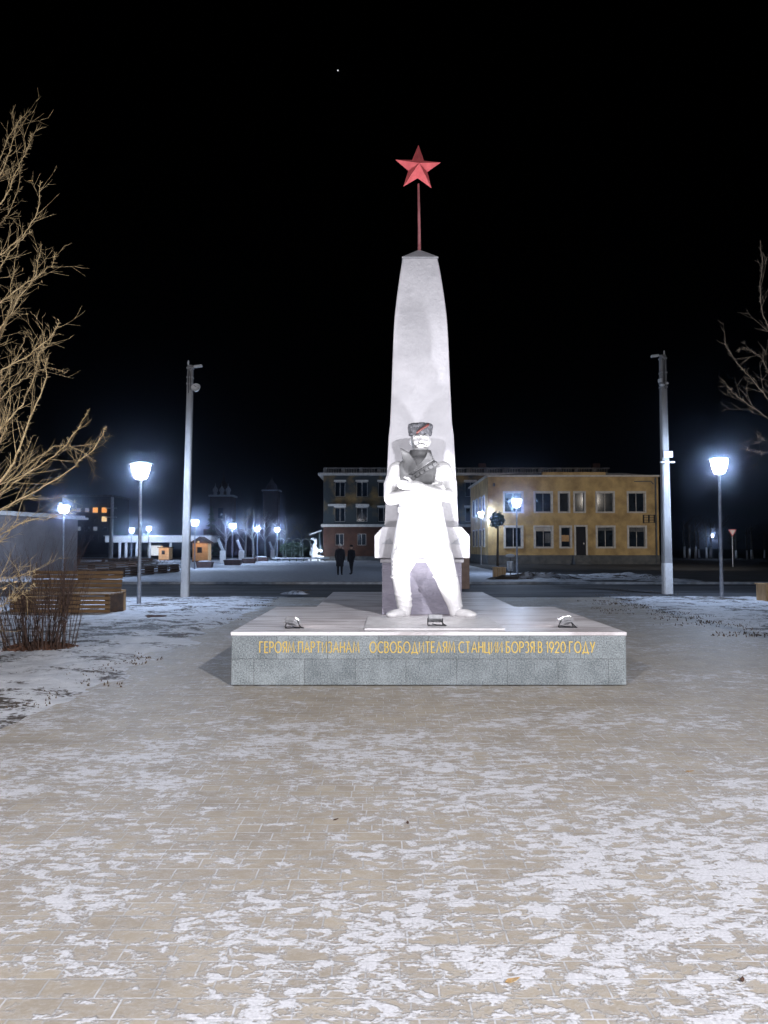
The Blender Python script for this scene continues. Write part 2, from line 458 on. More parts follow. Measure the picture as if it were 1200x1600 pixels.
def snow_field(name, x0, y0, x1, y1, step, edge, amp, m, seed=0.0):
    """snowy lawn whose rim dips under the paving along a ragged line; edge(x,y) = metres inside the rim"""
    nx = int((x1-x0)/step)+1; ny = int((y1-y0)/step)+1
    vs = []; fs = []; ins = []
    for j in range(ny):
        for i in range(nx):
            x = x0+(x1-x0)*i/(nx-1); y = y0+(y1-y0)*j/(ny-1)
            e = edge(x, y) + 0.35*(noise.fractal((x*0.9+seed, y*0.9, 3.0), 1, 2, 5))
            t = max(-1.0, min(1.0, e/0.5))
            h = 0.5*noise.fractal((x*0.7+seed, y*0.7, 0), 1, 2, 5) + 0.35*noise.fractal((x*3.1, y*3.1, seed), 1, 2, 4)
            z = 0.016*t + max(0, t)*(0.02 + amp*h*0.6)
            vs.append((x, y, max(z, -0.006) if t < 0 else max(z, 0.004))); ins.append(t > -0.6)
    for j in range(ny-1):
        for i in range(nx-1):
            a = j*nx+i; q = (a, a+1, a+1+nx, a+nx)
            if all(ins[k] for k in q): fs.append(q)
    mb = MB(); mb.v = vs; mb.f = fs
    return tag(mb.build(name, m, smooth=True, weld=False, fix=False), kind='structure')
snow_field('lawn', -22, 5.6, -3.0, 25.2, 0.11, lambda x, y: min(-3.35-x, y-6.75, 24.8-y), 0.11, M['lawn'], 2.0)
snow_field('lawn_verge', 6.6, 9.0, 24, 25.2, 0.12, lambda x, y: min(x-7.1, y-4.0, 24.9-y), 0.10, M['lawn'], 31.0)
snow_field('snow_patch', 6.3, 35.0, 15.5, 48, 0.25, lambda x, y: min(1.0-abs(y-41.5)*0.25+0.4*math.sin(x), 15-x), 0.5, M['lawn'], 55.0)

# dead grass tufts: blades too many to count
def tufts(name, spots, m, hmax=0.16):
    mb = MB()
    for (x, y, n, r) in spots:
        for _ in range(n):
            a = random.uniform(0, 2*PI); q = r*math.sqrt(random.random())
            bx, by = x+q*math.cos(a), y+q*math.sin(a)*0.6
            h = random.uniform(0.3, 1)*hmax; le = random.uniform(-1, 1)*h; lf = random.uniform(-1, 1)*h
            wd = random.uniform(0.006, 0.014)
            mb.add([(bx-wd, by, 0.0), (bx+wd, by, 0.0), (bx+le*0.5+wd*0.5, by+lf*0.5, h*0.7+0.01), (bx+le, by+lf, h+0.01)], [(0,1,2),(0,2,3)])
    return tag(mb.build(name, m, weld=False, fix=False), kind='stuff')
sp = []
for i in range(85):
    t = random.random()
    p = gp(960+240*t+random.gauss(0, 26), 931+62*t+random.gauss(0, 6))
    sp.append((p.x, p.y, random.randint(6, 18), random.uniform(0.15, 0.5)))
for i in range(80):
    p = gp(random.uniform(930, 1200), random.uniform(930, 960)); sp.append((p.x, p.y, random.randint(3, 9), 0.2))
for (px, py, s) in [(245,967,40),(290,972,18),(330,960,16),(380,948,20),(415,942,20),(275,994,16),(215,1032,14),(160,1040,14),(100,1055,14),(60,1085,12),(30,1098,20),(20,1105,18),(185,1035,12),(130,1050,10),(350,955,14),(230,960,12),(460,926,40),(180,1000,6),(310,950,6),(210,985,6),(150,1070,10),(340,968,8)]:
    for _ in range(3):
        p = gp(px+random.gauss(0, 14), py+random.gauss(0, 3)); sp.append((p.x, p.y, s, 0.28))
for i in range(150):
    p = gp(random.uniform(0, 420), random.uniform(938, 1080)); 
    if p.x < -3.6: sp.append((p.x, p.y, random.randint(2, 5), 0.2))
M['deadgrass'] = mat('dead_grass_mat', (0.045, 0.032, 0.022), (0.14, 0.10, 0.068), 9, 0.9)
tufts('dead_grass', sp, M['deadgrass'], 0.034)

# ================================================================== MONUMENT
Z0 = 0.62
YF = gp(670, 1072).y
XL = gp(361, 1072).x; XR = gp(979, 1072).x
XC = (XL+XR)/2
pl = thing('plinth', (XC, YF, 0), 0, 'low grey granite plinth with gold Cyrillic inscription under the white monument', 'plinth')
W = (XR-XL)/2; D1 = 3.75; D2 = 7.9
def T(x): return x - XC
MB().box(-W, 0, 0.012, W, D1, Z0-0.04).build('front_block', M['granite'], pl, bevel=0.006)
MB().box(-1.62, D1+0.001, 0.012, 1.62, D2, Z0-0.043).build('rear_block', M['granite'], pl, bevel=0.006)
MB().prism([(-W-0.008,-0.010),(W+0.008,-0.010),(W+0.008,D1+0.012),(1.63,D1+0.012),(1.63,D2+0.01),(-1.63,D2+0.01),(-1.63,D1+0.012),(-W-0.008,D1+0.012)], 'z', Z0-0.04, Z0).build('top_slab', M['granite_top'], pl, bevel=0.004)
# inscription: thin raised strokes
def arc(cx, cy, rx_, ry_, a0, a1, n=10):
    return [(cx+rx_*math.cos(R(a0+(a1-a0)*i/n)), cy+ry_*math.sin(R(a0+(a1-a0)*i/n))) for i in range(n+1)]
GL = {
 'Г': (0.46, [[(0,0),(0,1),(.46,1)]]),
 'Е': (0.46, [[(.46,0),(0,0),(0,1),(.46,1)], [(0,.52),(.40,.52)]]),
 'Р': (0.50, [[(0,0),(0,1),(.24,1)]+arc(.24,.74,.26,.26,90,-90)+[(0,.48)]]),
 'О': (0.86, [arc(.43,.5,.43,.5,0,360,28)]),
 '0': (0.60, [arc(.30,.5,.30,.5,0,360,24)]),
 'Я': (0.50, [[(.5,0),(.5,1),(.26,1)]+arc(.26,.74,.26,.26,90,270)+[(.5,.48)], [(.27,.48),(.0,0)]]),
 'М': (0.84, [[(0,0),(.12,1),(.42,.16),(.72,1),(.84,0)]]),
 'П': (0.58, [[(0,0),(0,1),(.58,1),(.58,0)]]),
 'А': (0.72, [[(0,0),(.36,1),(.72,0)], [(.13,.34),(.59,.34)]]),
 'Т': (0.56, [[(0,1),(.56,1)], [(.28,1),(.28,0)]]),
 'И': (0.60, [[(0,1),(0,0),(.60,1),(.60,0)]]),
 'З': (0.48, [[(.02,.90)]+arc(.22,.76,.23,.24,125,-90)+arc(.22,.26,.26,.26,90,-130)]),
 'Н': (0.58, [[(0,0),(0,1)], [(.58,0),(.58,1)], [(0,.52),(.58,.52)]]),
 'С': (0.70, [arc(.43,.5,.43,.5,52,308,20)]),
 'В': (0.50, [[(0,0),(0,1),(.22,1)]+arc(.22,.76,.22,.24,90,-90)+[(0,.52)], [(.2,.52)]+arc(.22,.26,.27,.26,90,-90)+[(0,0)]]),
 'Б': (0.50, [[(.44,1),(0,1),(0,0),(.22,0)]+arc(.22,.28,.28,.28,-90,90)+[(0,.56)]]),
 'Д': (0.80, [[(0,-.16),(0,0),(.80,0),(.80,-.16)], [(.10,0),(.40,1),(.70,0)]]),
 'Л': (0.66, [[(0,0),(.33,1),(.66,0)]]),
 'Ц': (0.68, [[(0,1),(0,0),(.68,0),(.68,-.17)], [(.58,0),(.58,1)]]),
 'У': (0.62, [[(0,1),(.33,.36)], [(.62,1),(.17,0)]]),
 '1': (0.20, [[(0,.80),(.18,1),(.18,0)]]),
 '9': (0.54, [arc(.27,.68,.27,.32,0,360,20), [(.53,.62),(.20,0)]]),
 '2': (0.52, [[(.0,.72)]+arc(.26,.72,.25,.28,170,-30,10)+[(.0,0),(.54,0)]]),
}
def stroke_text(body, x0_, x1_, zb, hgt, th):
    xs = 0.0; runs = []
    for ch_ in body:
        if ch_ == ' ': xs += 0.34; continue
        wd_, polys = GL[ch_]
        runs += [[(xs+p[0], p[1]) for p in pl_] for pl_ in polys]
        xs += wd_+0.26
    k_ = (x1_-x0_)/(xs-0.26)
    mb = MB()
    for i, pl_ in enumerate(runs):
        pts_ = [Vector((x0_+p[0]*k_, zb+p[1]*hgt)) for p in pl_]
        closed = (pts_[0]-pts_[-1]).length < 1e-5
        if closed: pts_ = pts_[:-1]
        n_ = len(pts_); L_, R_ = [], []
        for q in range(n_):
            a_ = pts_[q]-pts_[q-1] if (q > 0 or closed) else pts_[1]-pts_[0]
            b_ = pts_[(q+1) % n_]-pts_[q] if (q < n_-1 or closed) else pts_[q]-pts_[q-1]
            a_ = a_.normalized() if a_.length > 1e-7 else b_.normalized(); b_ = b_.normalized() if b_.length > 1e-7 else a_
            na = Vector((-a_.y, a_.x)); nb_ = Vector((-b_.y, b_.x)); m_ = (na+nb_)
            m_ = m_.normalized() if m_.length > 1e-4 else na
            sc_ = min(1.9, 1/max(0.3, m_.dot(na)))
            L_.append(pts_[q]+m_*th*0.5*sc_); R_.append(pts_[q]-m_*th*0.5*sc_)
        yf = -0.0055-0.0004*(i % 3); yb = 0.004
        vs = [(p.x, yf, p.y) for p in L_]+[(p.x, yf, p.y) for p in R_]+[(p.x, yb, p.y) for p in L_]+[(p.x, yb, p.y) for p in R_]
        fs = []
        for q in range(n_ if closed else n_-1):
            r_ = (q+1) % n_
            fs += [(q,r_,n_+r_,n_+q), (2*n_+q,2*n_+r_,r_,q), (n_+q,n_+r_,3*n_+r_,3*n_+q)]
        if not closed: fs += [(0,n_,3*n_,2*n_), (n_-1,3*n_-1,4*n_-1,2*n_-1)]
        mb.add(vs, fs)
    return mb
zb_t = dp(667, 1019.5, YF).z; ht_t = dp(667, 1003, YF).z-zb_t
for body, pa, pb in (("ГЕРОЯМ ПАРТИЗАНАМ", 406, 561), ("ОСВОБОДИТЕЛЯМ СТАНЦИИ БОРЗЯ В 1920 ГОДУ", 578, 929)):
    stroke_text(body, dp(pa, 1000, YF).x-XC, dp(pb, 1000, YF).x-XC, zb_t, ht_t, 0.0125).build('inscription', M['gold'], pl, weld=False)

# pale slab in front of the statue
sl = MB().box(-0.83, -0.78, 0, 0.83, 0.78, 0.022).build('pale_stone_slab', M['slab'], bevel=0.004)
sl.location = (0.60, 9.90, Z0+0.001)
tag(sl, 'thin pale stone slab lying on the plinth top in front of the statue', 'slab')

# ---- obelisk
OX = 0.552; OY = 11.80
ob = thing('obelisk', (OX, OY, Z0), 0, 'tall white tapering obelisk with grey pyramid cap and chamfered block', 'obelisk')
prof = [(873,597,721),(822,601,717),(680,607.5,709.5),(660,609,706),(600,611.5,703.5),(545,613,701),(528,614,700.6),(508,615,699.5),(488,616.3,697.5),(459,619.5,693.5),(430,623.3,688.5),(415,625.7,685.7),(403,628,683)]
def obw(l, r):
    Y = OY-0.45
    for _ in range(8):
        wd = (r-l)/1200*Y*1.0; Y = OY-wd/2
    return wd, Y
rows = []
for py, l, r in prof:
    wd, Y = obw(l, r); rows.append((dp(655, py, Y).z-Z0, wd/2))
mb = MB()
rows[0] = (0.62, rows[1][1]+0.004)
n = len(rows)
vs = [(sx*h, sy*h, z) for z, h in rows for sx, sy in ((-1,-1),(1,-1),(1,1),(-1,1))]
fs = [(0,3,2,1), tuple(4*(n-1)+k for k in range(4))]
for i in range(n-1):
    for k in range(4): fs.append((4*i+k, 4*i+(k+1)%4, 4*i+4+(k+1)%4, 4*i+4+k))
mb.add(vs, fs).build('shaft', M['white'], ob, bevel=0.012)
zt, ht = rows[-1]
zap = dp(655, 391, OY).z - Z0
mb = MB(); hh = ht+0.012
mb.add([(-hh,-hh,zt+0.002),(hh,-hh,zt+0.002),(hh,hh,zt+0.002),(-hh,hh,zt+0.002),(-hh,-hh,zt+0.014),(hh,-hh,zt+0.014),(hh,hh,zt+0.014),(-hh,hh,zt+0.014),(0,0,zap+0.01)],
       [(0,3,2,1),(0,1,5,4),(1,2,6,5),(2,3,7,6),(3,0,4,7),(4,5,8),(5,6,8),(6,7,8),(7,4,8)]).build('pyramid_cap', M['cap_grey'], ob)
MB().box(-0.58, -0.58, 0.0, 0.58, 0.58, 0.80).build('lower_shaft', M['plaster'], ob, bevel=0.01)
zb0 = dp(659, 872, OY-0.68).z-Z0; zb1 = dp(659, 823, OY-0.68).z-Z0
hb = 0.69
MB().prism([(-hb,zb0),(hb,zb0),(hb,zb1-0.13),(hb-0.12,zb1),(-hb+0.12,zb1),(-hb,zb1-0.13)], 'y', -hb, hb).build('cross_block', M['white'], ob, bevel=0.012)
MB().box(-0.61, -0.61, zb0-0.07, 0.61, 0.61, zb0-0.004).build('moulding', M['white'], ob, bevel=0.012)
for sx in (-1, 1):   # small arched gable relief on the block faces
    MB().prism([(sx*0.50-0.09,zb0+0.20),(sx*0.50+0.09,zb0+0.20),(sx*0.50+0.03,zb0+0.29)], 'y', -hb-0.012, -hb+0.02).build('gable_relief', M['cap_grey'], ob)

# ---- red star on its rod
st = thing('red_star', (OX, OY, Z0+zap-0.03), 0, 'red faceted five pointed star on a thin rod atop the obelisk', 'star')
zc = dp(653, 263, OY).z - (Z0+zap-0.03)
sxo = dp(653, 263, OY).x - OX
rr = 38.5/1200*OY
MB().tube([(0,0,-0.02),(0.0,0,0.35),(sxo*0.6,0,zc-0.25)], [0.026,0.024,0.017], 12).build('rod', M['rod_red'], st, smooth=True)
mb = MB()
pts = []
for k in range(10):
    a = PI/2 + k*PI/5 + R(-1.5); q = rr if k % 2 == 0 else rr*0.42
    pts.append((q*math.cos(a), 0, q*math.sin(a)))
vs = pts+[(0,-0.17,0),(0,0.17,0)]
fs = []
for k in range(10):
    j = (k+1) % 10; fs += [(k,j,10),(j,k,11)]
s_ = mb.add(vs, fs).build('star_body', M['red'], st); s_.location = (sxo, 0, zc); s_.rotation_euler = (0, 0, R(4))

# ---- floodlights on the plinth
def floodlight(px, py, target, label, P, cone=R(112)):
    p = gp(px, py, Z0)
    root = thing('floodlight', (p.x, p.y, Z0+(0.023 if abs(px-678) < 20 else 0.001)), 0, label, 'floodlight', 'floodlights along the plinth front')
    d = Vector(target) - Vector((p.x, p.y, Z0+0.12))
    q = d.to_track_quat('Y', 'Z').to_matrix().to_4x4()
    H = Matrix.Translation((0,0,0.125)) @ q
    mb = MB()
    mb.obox(H @ Matrix.Translation((0,0,0)), 0.225, 0.07, 0.15)
    for i in range(9):
        mb.obox(H @ Matrix.Translation((-0.096+0.024*i, -0.048, 0)), 0.006, 0.028, 0.125)
    mb.build('housing', M['alu'], root, bevel=0.005)
    MB().obox(H @ Matrix.Translation((0,0.038,0)), 0.19, 0.006, 0.115).build('glass', M['flood_glass'], root)
    mb = MB()
    for s in (-1, 1):
        mb.tube([H @ Vector((s*0.122,0,0)), (s*0.122, 0.0, 0.02), (s*0.09, 0, 0.012)], 0.009, 6)
    mb.box(-0.12, -0.022, 0, 0.12, 0.022, 0.012)
    mb.build('yoke', M['black'], root)
    MB().tube([(0.09,-0.03,0.09),(0.14,-0.05,0.03),(0.18,-0.02,0.010),(0.12,0.05,0.009),(0.02,0.12,0.009),(-0.03,0.25,0.009)], 0.008, 6).build('power_cable', M['cable'], root, smooth=True)
    lp = H @ Vector((0, 0.075, 0))
    tl = Vector(target) - root.location; root.scale = (0.74, 0.74, 0.74)
    light('flood_beam', 'SPOT', P, (0.965, 0.96, 1.0), root, lp, 0.06, cone, 1.0, tl)
    return root
floodlight(457, 982, (0.50, 11.2, 5.0), 'floodlight at the left end of the plinth, aimed at the obelisk', P_FLOOD*3.2, R(84))
floodlight(680, 981, (0.55, 11.2, 4.2), 'middle floodlight lying on the pale slab before the statue', P_FLOOD*6.0, R(124))
floodlight(884, 981, (0.60, 11.2, 5.0), 'floodlight at the right end of the plinth, aimed at the obelisk', P_FLOOD*3.9, R(84))

# ---- statue
def fuse(mb, name, m, parent, voxel=0.012, smooth=6):
    o = mb.build(name, m, parent, weld=False)
    r = o.modifiers.new('fuse', 'REMESH'); r.mode = 'VOXEL'; r.voxel_size = voxel; r.use_smooth_shade = True
    if smooth:
        s = o.modifiers.new('soften', 'SMOOTH'); s.factor = 0.5; s.iterations = smooth
    return o
SY = 10.72
SX = dp(657, 800, SY).x
su = thing('soldier_statue', (SX, SY, Z0+0.001), 0, 'white statue of a man in tall fur cap and belted coat with folded arms', 'statue')
b = MB()
# boots and breeches
def leg(hip, knee, ankle, heel, toe, rk):
    b.caps([hip, tuple((Vector(hip)+Vector(knee))/2), knee], [0.19, (0.19+rk)/2+0.02, rk], 16)
    b.caps([knee, tuple(Vector(knee)*0.6+Vector(ankle)*0.4+Vector((0,0.02,0))), ankle], [rk, rk*0.92, 0.105], 16)
    mid = (Vector(heel)+Vector(toe))/2
    b.ell(Vector(knee)+Vector((0,0,-0.07)), (rk+0.014, rk+0.014, 0.035), 18)
    b.caps([ankle, heel], [0.105, 0.085], 14)
    hv = Vector(heel); tv = Vector(toe); dr = (tv-hv).normalized(); ang = math.atan2(dr.y, dr.x)
    rot = Matrix.Rotation(ang, 3, 'Z')
    b.ell(hv*0.5+tv*0.5+Vector((0,0,0.0)), ((tv-hv).length*0.62, 0.085, 0.065), 20, rot)
    b.ell(tv*0.8+hv*0.2, (0.12, 0.09, 0.05), 16, rot)
leg((-0.19,0.02,1.0), (-0.285,-0.02,0.64), (-0.225,0.03,0.17), (-0.22,0.04,0.07), (-0.42,-0.19,0.055), 0.13)
leg((0.20,0.02,1.0), (0.335,-0.02,0.64), (0.48,0.03,0.17), (0.485,0.04,0.07), (0.70,-0.18,0.055), 0.165)
# boot shaft creases, heels and soles
for (ax, ay), kx in (((-0.225,0.03), -0.285), ((0.48,0.03), 0.335)):
    for q in range(3):
        z = 0.17+0.075*q; t = (z-0.17)/0.47; cx = ax+(kx-ax)*t
        for k_ in range(10):
            a0 = PI+PI*k_/10; a1 = PI+PI*(k_+1)/10; r_ = 0.097+0.008*q
            b.caps([(cx+r_*math.cos(a0), ay+r_*math.sin(a0), z+0.014*math.sin(a0*2+q)), (cx+r_*math.cos(a1), ay+r_*math.sin(a1), z+0.014*math.sin(a1*2+q))], [0.016, 0.016], 6)
for x, y, an in ((-0.22,0.075,0), (0.485,0.075,0)):
    b.caps([(x,y,0.02),(x,y,0.06)], [0.075,0.07], 12)
# breeches folds
for s in (-1, 1):
    hx_ = -0.21 if s < 0 else 0.24; kx_ = -0.285 if s < 0 else 0.335
    for q in range(5):
        z = 0.90-0.055*q; t = (0.95-z)/0.31; cx = hx_+(kx_-hx_)*t; r_ = 0.185-0.03*t
        b.caps([(cx-r_*0.75, -r_*0.62, z+0.03), (cx, -r_*1.0, z-0.012*q), (cx+r_*0.7, -r_*0.66, z-0.03)], [0.010, 0.020, 0.010], 8)
# coat: skirt, waist, chest, shoulders
b.loft([(0.01,0.02,0.93,0.40,0.26),(0.01,0.02,1.08,0.385,0.25),(0,0.02,1.28,0.34,0.225),(0,0.02,1.46,0.30,0.20),(0,0.01,1.60,0.30,0.20),
        (0,0,1.78,0.325,0.215),(0,0,1.95,0.345,0.22),(0,0.01,2.08,0.33,0.195),(0,0.02,2.17,0.23,0.15),(0,0.0,2.24,0.13,0.125),(0,-0.01,2.34,0.11,0.115)], 32)
# skirt with soft folds and a front overlap
vs = []; fs = []; NA = 96; NZ = 14
for i in range(NZ+1):
    t = i/NZ; z = 1.50-0.57*t
    for k_ in range(NA):
        a = 2*PI*k_/NA
        f_ = 1+t*(0.035*math.sin(7*a+0.6)+0.022*math.sin(11*a+2.0)+0.012*math.sin(17*a))
        f_ += 0.05*t*math.exp(-((a-1.5*PI+0.10)/0.10)**2)
        vs.append((0.01+(0.305+0.105*t)*f_*math.cos(a), 0.02+(0.205+0.065*t)*f_*math.sin(a), z+0.012*t*math.sin(3*a)))
for i in range(NZ):
    for k_ in range(NA):
        k2 = (k_+1) % NA; fs.append((i*NA+k_, i*NA+k2, (i+1)*NA+k2, (i+1)*NA+k_))
fs.append(tuple(range(NA))[::-1]); fs.append(tuple(NZ*NA+k_ for k_ in range(NA)))
b.add(vs, fs)
# shoulders and arms
b.ell((-0.31,0.02,2.07), (0.125,0.125,0.115)); b.ell((0.31,0.02,2.07), (0.125,0.125,0.115))
b.caps([(-0.325,0.02,2.06),(-0.40,-0.01,1.85),(-0.415,-0.08,1.66)], [0.12,0.112,0.098], 16)
b.caps([(0.325,0.02,2.06),(0.40,-0.01,1.87),(0.41,-0.09,1.69)], [0.12,0.112,0.098], 16)
b.caps([(-0.415,-0.08,1.66),(-0.20,-0.265,1.68),(0.08,-0.315,1.735)], [0.098,0.088,0.066], 16)
b.caps([(0.41,-0.09,1.69),(0.20,-0.29,1.71),(-0.08,-0.375,1.80)], [0.098,0.088,0.064], 16)
b.caps([(-0.03,-0.36,1.787),(-0.09,-0.377,1.803)], [0.078,0.076], 16)       # cuff
# hand on the opposite upper arm: palm, four fingers, thumb
def hand(o, dx, up, side):
    o = Vector(o); dx = Vector(dx).normalized(); up = Vector(up).normalized(); nrm = dx.cross(up).normalized()
    b.ell(o+dx*0.055, (0.075, 0.035, 0.06), 14, Matrix((dx, nrm, up)).transposed())
    for i, (L, off) in enumerate(((0.105,0.047),(0.12,0.016),(0.112,-0.015),(0.09,-0.045))):
        a = o+dx*0.105+up*off; c = a+dx*(L*0.5)+nrm*side*0.006; e = a+dx*(L*0.92)+nrm*side*0.045
        b.caps([a, c, e], [0.0185, 0.0175, 0.0145], 8)
    a = o+dx*0.03+up*0.05; b.caps([a, a+dx*0.045+up*0.045, a+dx*0.10+up*0.055+nrm*side*0.01], [0.022, 0.020, 0.016], 8)
hand((-0.11,-0.382,1.808), (-0.93,0.30,0.10), (0.08,0.05,1), -1)
hand((0.10,-0.318,1.738), (0.92,0.33,0.12), (-0.1,0.05,1), 1)
# sleeve folds
for s, ex in ((-1,-0.41),(1,0.41)):
    for q in range(3):
        zz = 1.72+0.06*q
        b.caps([(ex-s*0.05,-0.125+0.01*q,zz),(ex+s*0.01,-0.115+0.02*q,zz+0.03),(ex+s*0.06,-0.04,zz+0.05)], [0.014,0.022,0.014], 8)
# head: a dense ball pushed into a face
FEAT = [(0,2.438,0.046,0.024,0.030),(0,2.485,0.026,0.016,0.036),(-0.022,2.425,0.014,0.012,0.010),(0.022,2.425,0.014,0.012,0.010),
        (-0.052,2.484,-0.034,0.030,0.019),(0.052,2.484,-0.034,0.030,0.019),(-0.050,2.480,0.013,0.016,0.009),(0.050,2.480,0.013,0.016,0.009),
        (-0.048,2.520,0.018,0.040,0.012),(0.048,2.520,0.018,0.040,0.012),(0,2.515,0.008,0.02,0.012),
        (-0.080,2.432,0.018,0.028,0.022),(0.080,2.432,0.018,0.028,0.022),
        (-0.030,2.396,0.020,0.028,0.009),(0.030,2.396,0.020,0.028,0.009),(-0.062,2.384,0.012,0.018,0.009),(0.062,2.384,0.012,0.018,0.009),
        (0,2.374,-0.010,0.040,0.006),(0,2.362,0.012,0.028,0.008),(0,2.342,-0.008,0.03,0.008),(0,2.312,0.022,0.034,0.020)]
HN, HM = 72, 64
vs = []; fs = []
for i in range(HM+1):
    th = PI*i/HM
    for k_ in range(HN):
        ph = 2*PI*k_/HN
        x = 0.134*math.sin(th)*math.cos(ph); y = 0.152*math.sin(th)*math.sin(ph); z = 2.468+0.192*math.cos(th)
        if z < 2.43:
            t = (2.43-z)/0.155; x *= 1-0.30*t*t; y *= 1-0.10*t*t
        fr = max(0.0, min(1.0, -y/0.06))
        y -= fr*1.35*sum(a*math.exp(-((x-fx)/sx)**2-((z-fz)/sz)**2) for fx, fz, a, sx, sz in FEAT)
        vs.append((x, y-0.012, z))
for i in range(HM):
    for k_ in range(HN):
        k2 = (k_+1) % HN; fs.append((i*HN+k_, (i+1)*HN+k_, (i+1)*HN+k2, i*HN+k2))
b.add(vs, fs)
for s in (-1, 1):
    b.ell((s*0.138,0.005,2.465), (0.016,0.034,0.048), 12)             # ears
    b.ell((s*0.132,-0.008,2.425), (0.012,0.016,0.018), 10)
body = fuse(b, 'body', M['statue'], su, 0.0085, 3)

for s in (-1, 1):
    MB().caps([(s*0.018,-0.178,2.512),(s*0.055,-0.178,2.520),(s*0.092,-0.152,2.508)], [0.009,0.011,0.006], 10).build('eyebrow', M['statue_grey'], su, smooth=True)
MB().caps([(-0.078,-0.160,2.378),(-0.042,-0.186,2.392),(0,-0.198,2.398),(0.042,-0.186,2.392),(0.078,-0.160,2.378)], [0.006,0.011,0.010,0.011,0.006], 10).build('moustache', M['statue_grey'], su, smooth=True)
# cap with ribbon
def capr(z):  # radius of the cap at height z
    t = (z-2.535)/0.175
    return 0.158+0.026*t
mb = MB()
prof_c = [(0.150,2.545),(0.158,2.535),(0.163,2.56),(capr(2.6),2.60),(capr(2.645),2.645),(0.180,2.678),(0.170,2.698),(0.12,2.709),(0.02,2.711)]
mb.lathe(prof_c, 40, (0,-0.012,0), 1.0, 1.06)
cp = mb.build('fur_cap', M['fur_grey'], su, smooth=True)
dm = cp.modifiers.new('sub', 'SUBSURF'); dm.levels = 2; dm.render_levels = 2
tex = bpy.data.textures.new('fur_clumps', 'CLOUDS'); tex.noise_scale = 0.035
dd = cp.modifiers.new('tufts', 'DISPLACE'); dd.texture = tex; dd.strength = 0.016; dd.texture_coords = 'LOCAL'
mb = MB(); vs = []; fs = []
for i in range(13):      # diagonal ribbon
    t = i/12; z = 2.555+0.118*t; an = -PI/2 - 0.35 + 0.95*t
    for dz in (-0.019, 0.019):
        zz = min(2.684, max(2.54, z+dz)); r = capr(zz)+0.014
        vs.append((r*math.cos(an), -0.012+1.06*r*math.sin(an), zz))
for i in range(12): fs.append((2*i, 2*i+2, 2*i+3, 2*i+1))
rb = mb.add(vs, fs).build('cap_ribbon', M['red_dark'], su, smooth=True)
sm = rb.modifiers.new('thick', 'SOLIDIFY'); sm.thickness = 0.008
# collar, lapels, belt, strap
def panel(name, pts, yfun, th, m=None):
    """pts: (x,z) outline; laid on the chest at y=yfun(x,z) and given thickness"""
    mb = MB(); c = (sum(p[0] for p in pts)/len(pts), sum(p[1] for p in pts)/len(pts))
    bm = bmesh.new()
    f = bm.faces.new([bm.verts.new((p[0], 0, p[1])) for p in pts])
    bmesh.ops.triangulate(bm, faces=[f])
    for _ in range(3):
        bmesh.ops.subdivide_edges(bm, edges=bm.edges[:], cuts=1, use_grid_fill=True)
    for v in bm.verts: v.co.y = yfun(v.co.x, v.co.z)
    me = bpy.data.meshes.new(name); bm.to_mesh(me); bm.free()
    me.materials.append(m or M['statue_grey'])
    for p in me.polygons: p.use_smooth = True
    o = bpy.data.objects.new(name, me); C.objects.link(o); o.parent = su
    s = o.modifiers.new('thick', 'SOLIDIFY'); s.thickness = th; s.offset = 0
    return o
def zx(X, Y): return ((X-440)*0.002044, (1480-Y)*0.002044)
def chest_y(x, z):
    q = max(0.0, 1-(x/0.36)**2)
    ry = 0.225 if z < 1.95 else max(0.172, 0.225-(z-1.95)*0.22)
    return -ry*math.sqrt(q) - 0.006
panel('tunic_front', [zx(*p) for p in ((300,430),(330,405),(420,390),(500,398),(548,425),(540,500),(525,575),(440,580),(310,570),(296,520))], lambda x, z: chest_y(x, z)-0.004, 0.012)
panel('coat_lapel', [zx(*p) for p in ((302,333),(358,366),(400,420),(418,470),(378,505),(352,522),(330,470),(322,420))], lambda x, z: chest_y(x, z)-0.03-max(0, (z-2.2))*0.25, 0.02)
panel('coat_lapel', [zx(*p) for p in ((487,352),(512,392),(530,412),(470,452),(372,520),(365,500),(440,430),(470,395))], lambda x, z: chest_y(x, z)-0.028, 0.02)
mb = MB()
mb.loft([(0,-0.005,2.20,0.185,0.155),(0,-0.012,2.27,0.165,0.15),(0,-0.012,2.33,0.150,0.142),(0,-0.01,2.33,0.128,0.122),(0,-0.01,2.22,0.135,0.122)], 32)
mb.build('collar', M['statue_grey'], su, smooth=True)
mb = MB()
mb.loft([(0,0.018,1.465,0.318,0.222),(0,0.018,1.535,0.318,0.222),(0,0.018,1.535,0.29,0.195),(0,0.018,1.465,0.29,0.195)], 32)
bl = mb.build('belt', M['statue'], su)
MB().box(-0.05,-0.218,1.455,0.05,-0.195,1.545).build('buckle', M['statue'], bl, bevel=0.006)
mb = MB()
for i in range(6):
    t = i/5; x = -0.11+0.30*t; z = 1.92+0.20*t
    mb.obox(Matrix.Translation((x, chest_y(x, z)-0.026, z)) @ Matrix.Rotation(-0.55, 4, 'Y'), 0.055, 0.03, 0.045)
mb.build('cartridge_belt', M['statue_grey'], su, bevel=0.005)

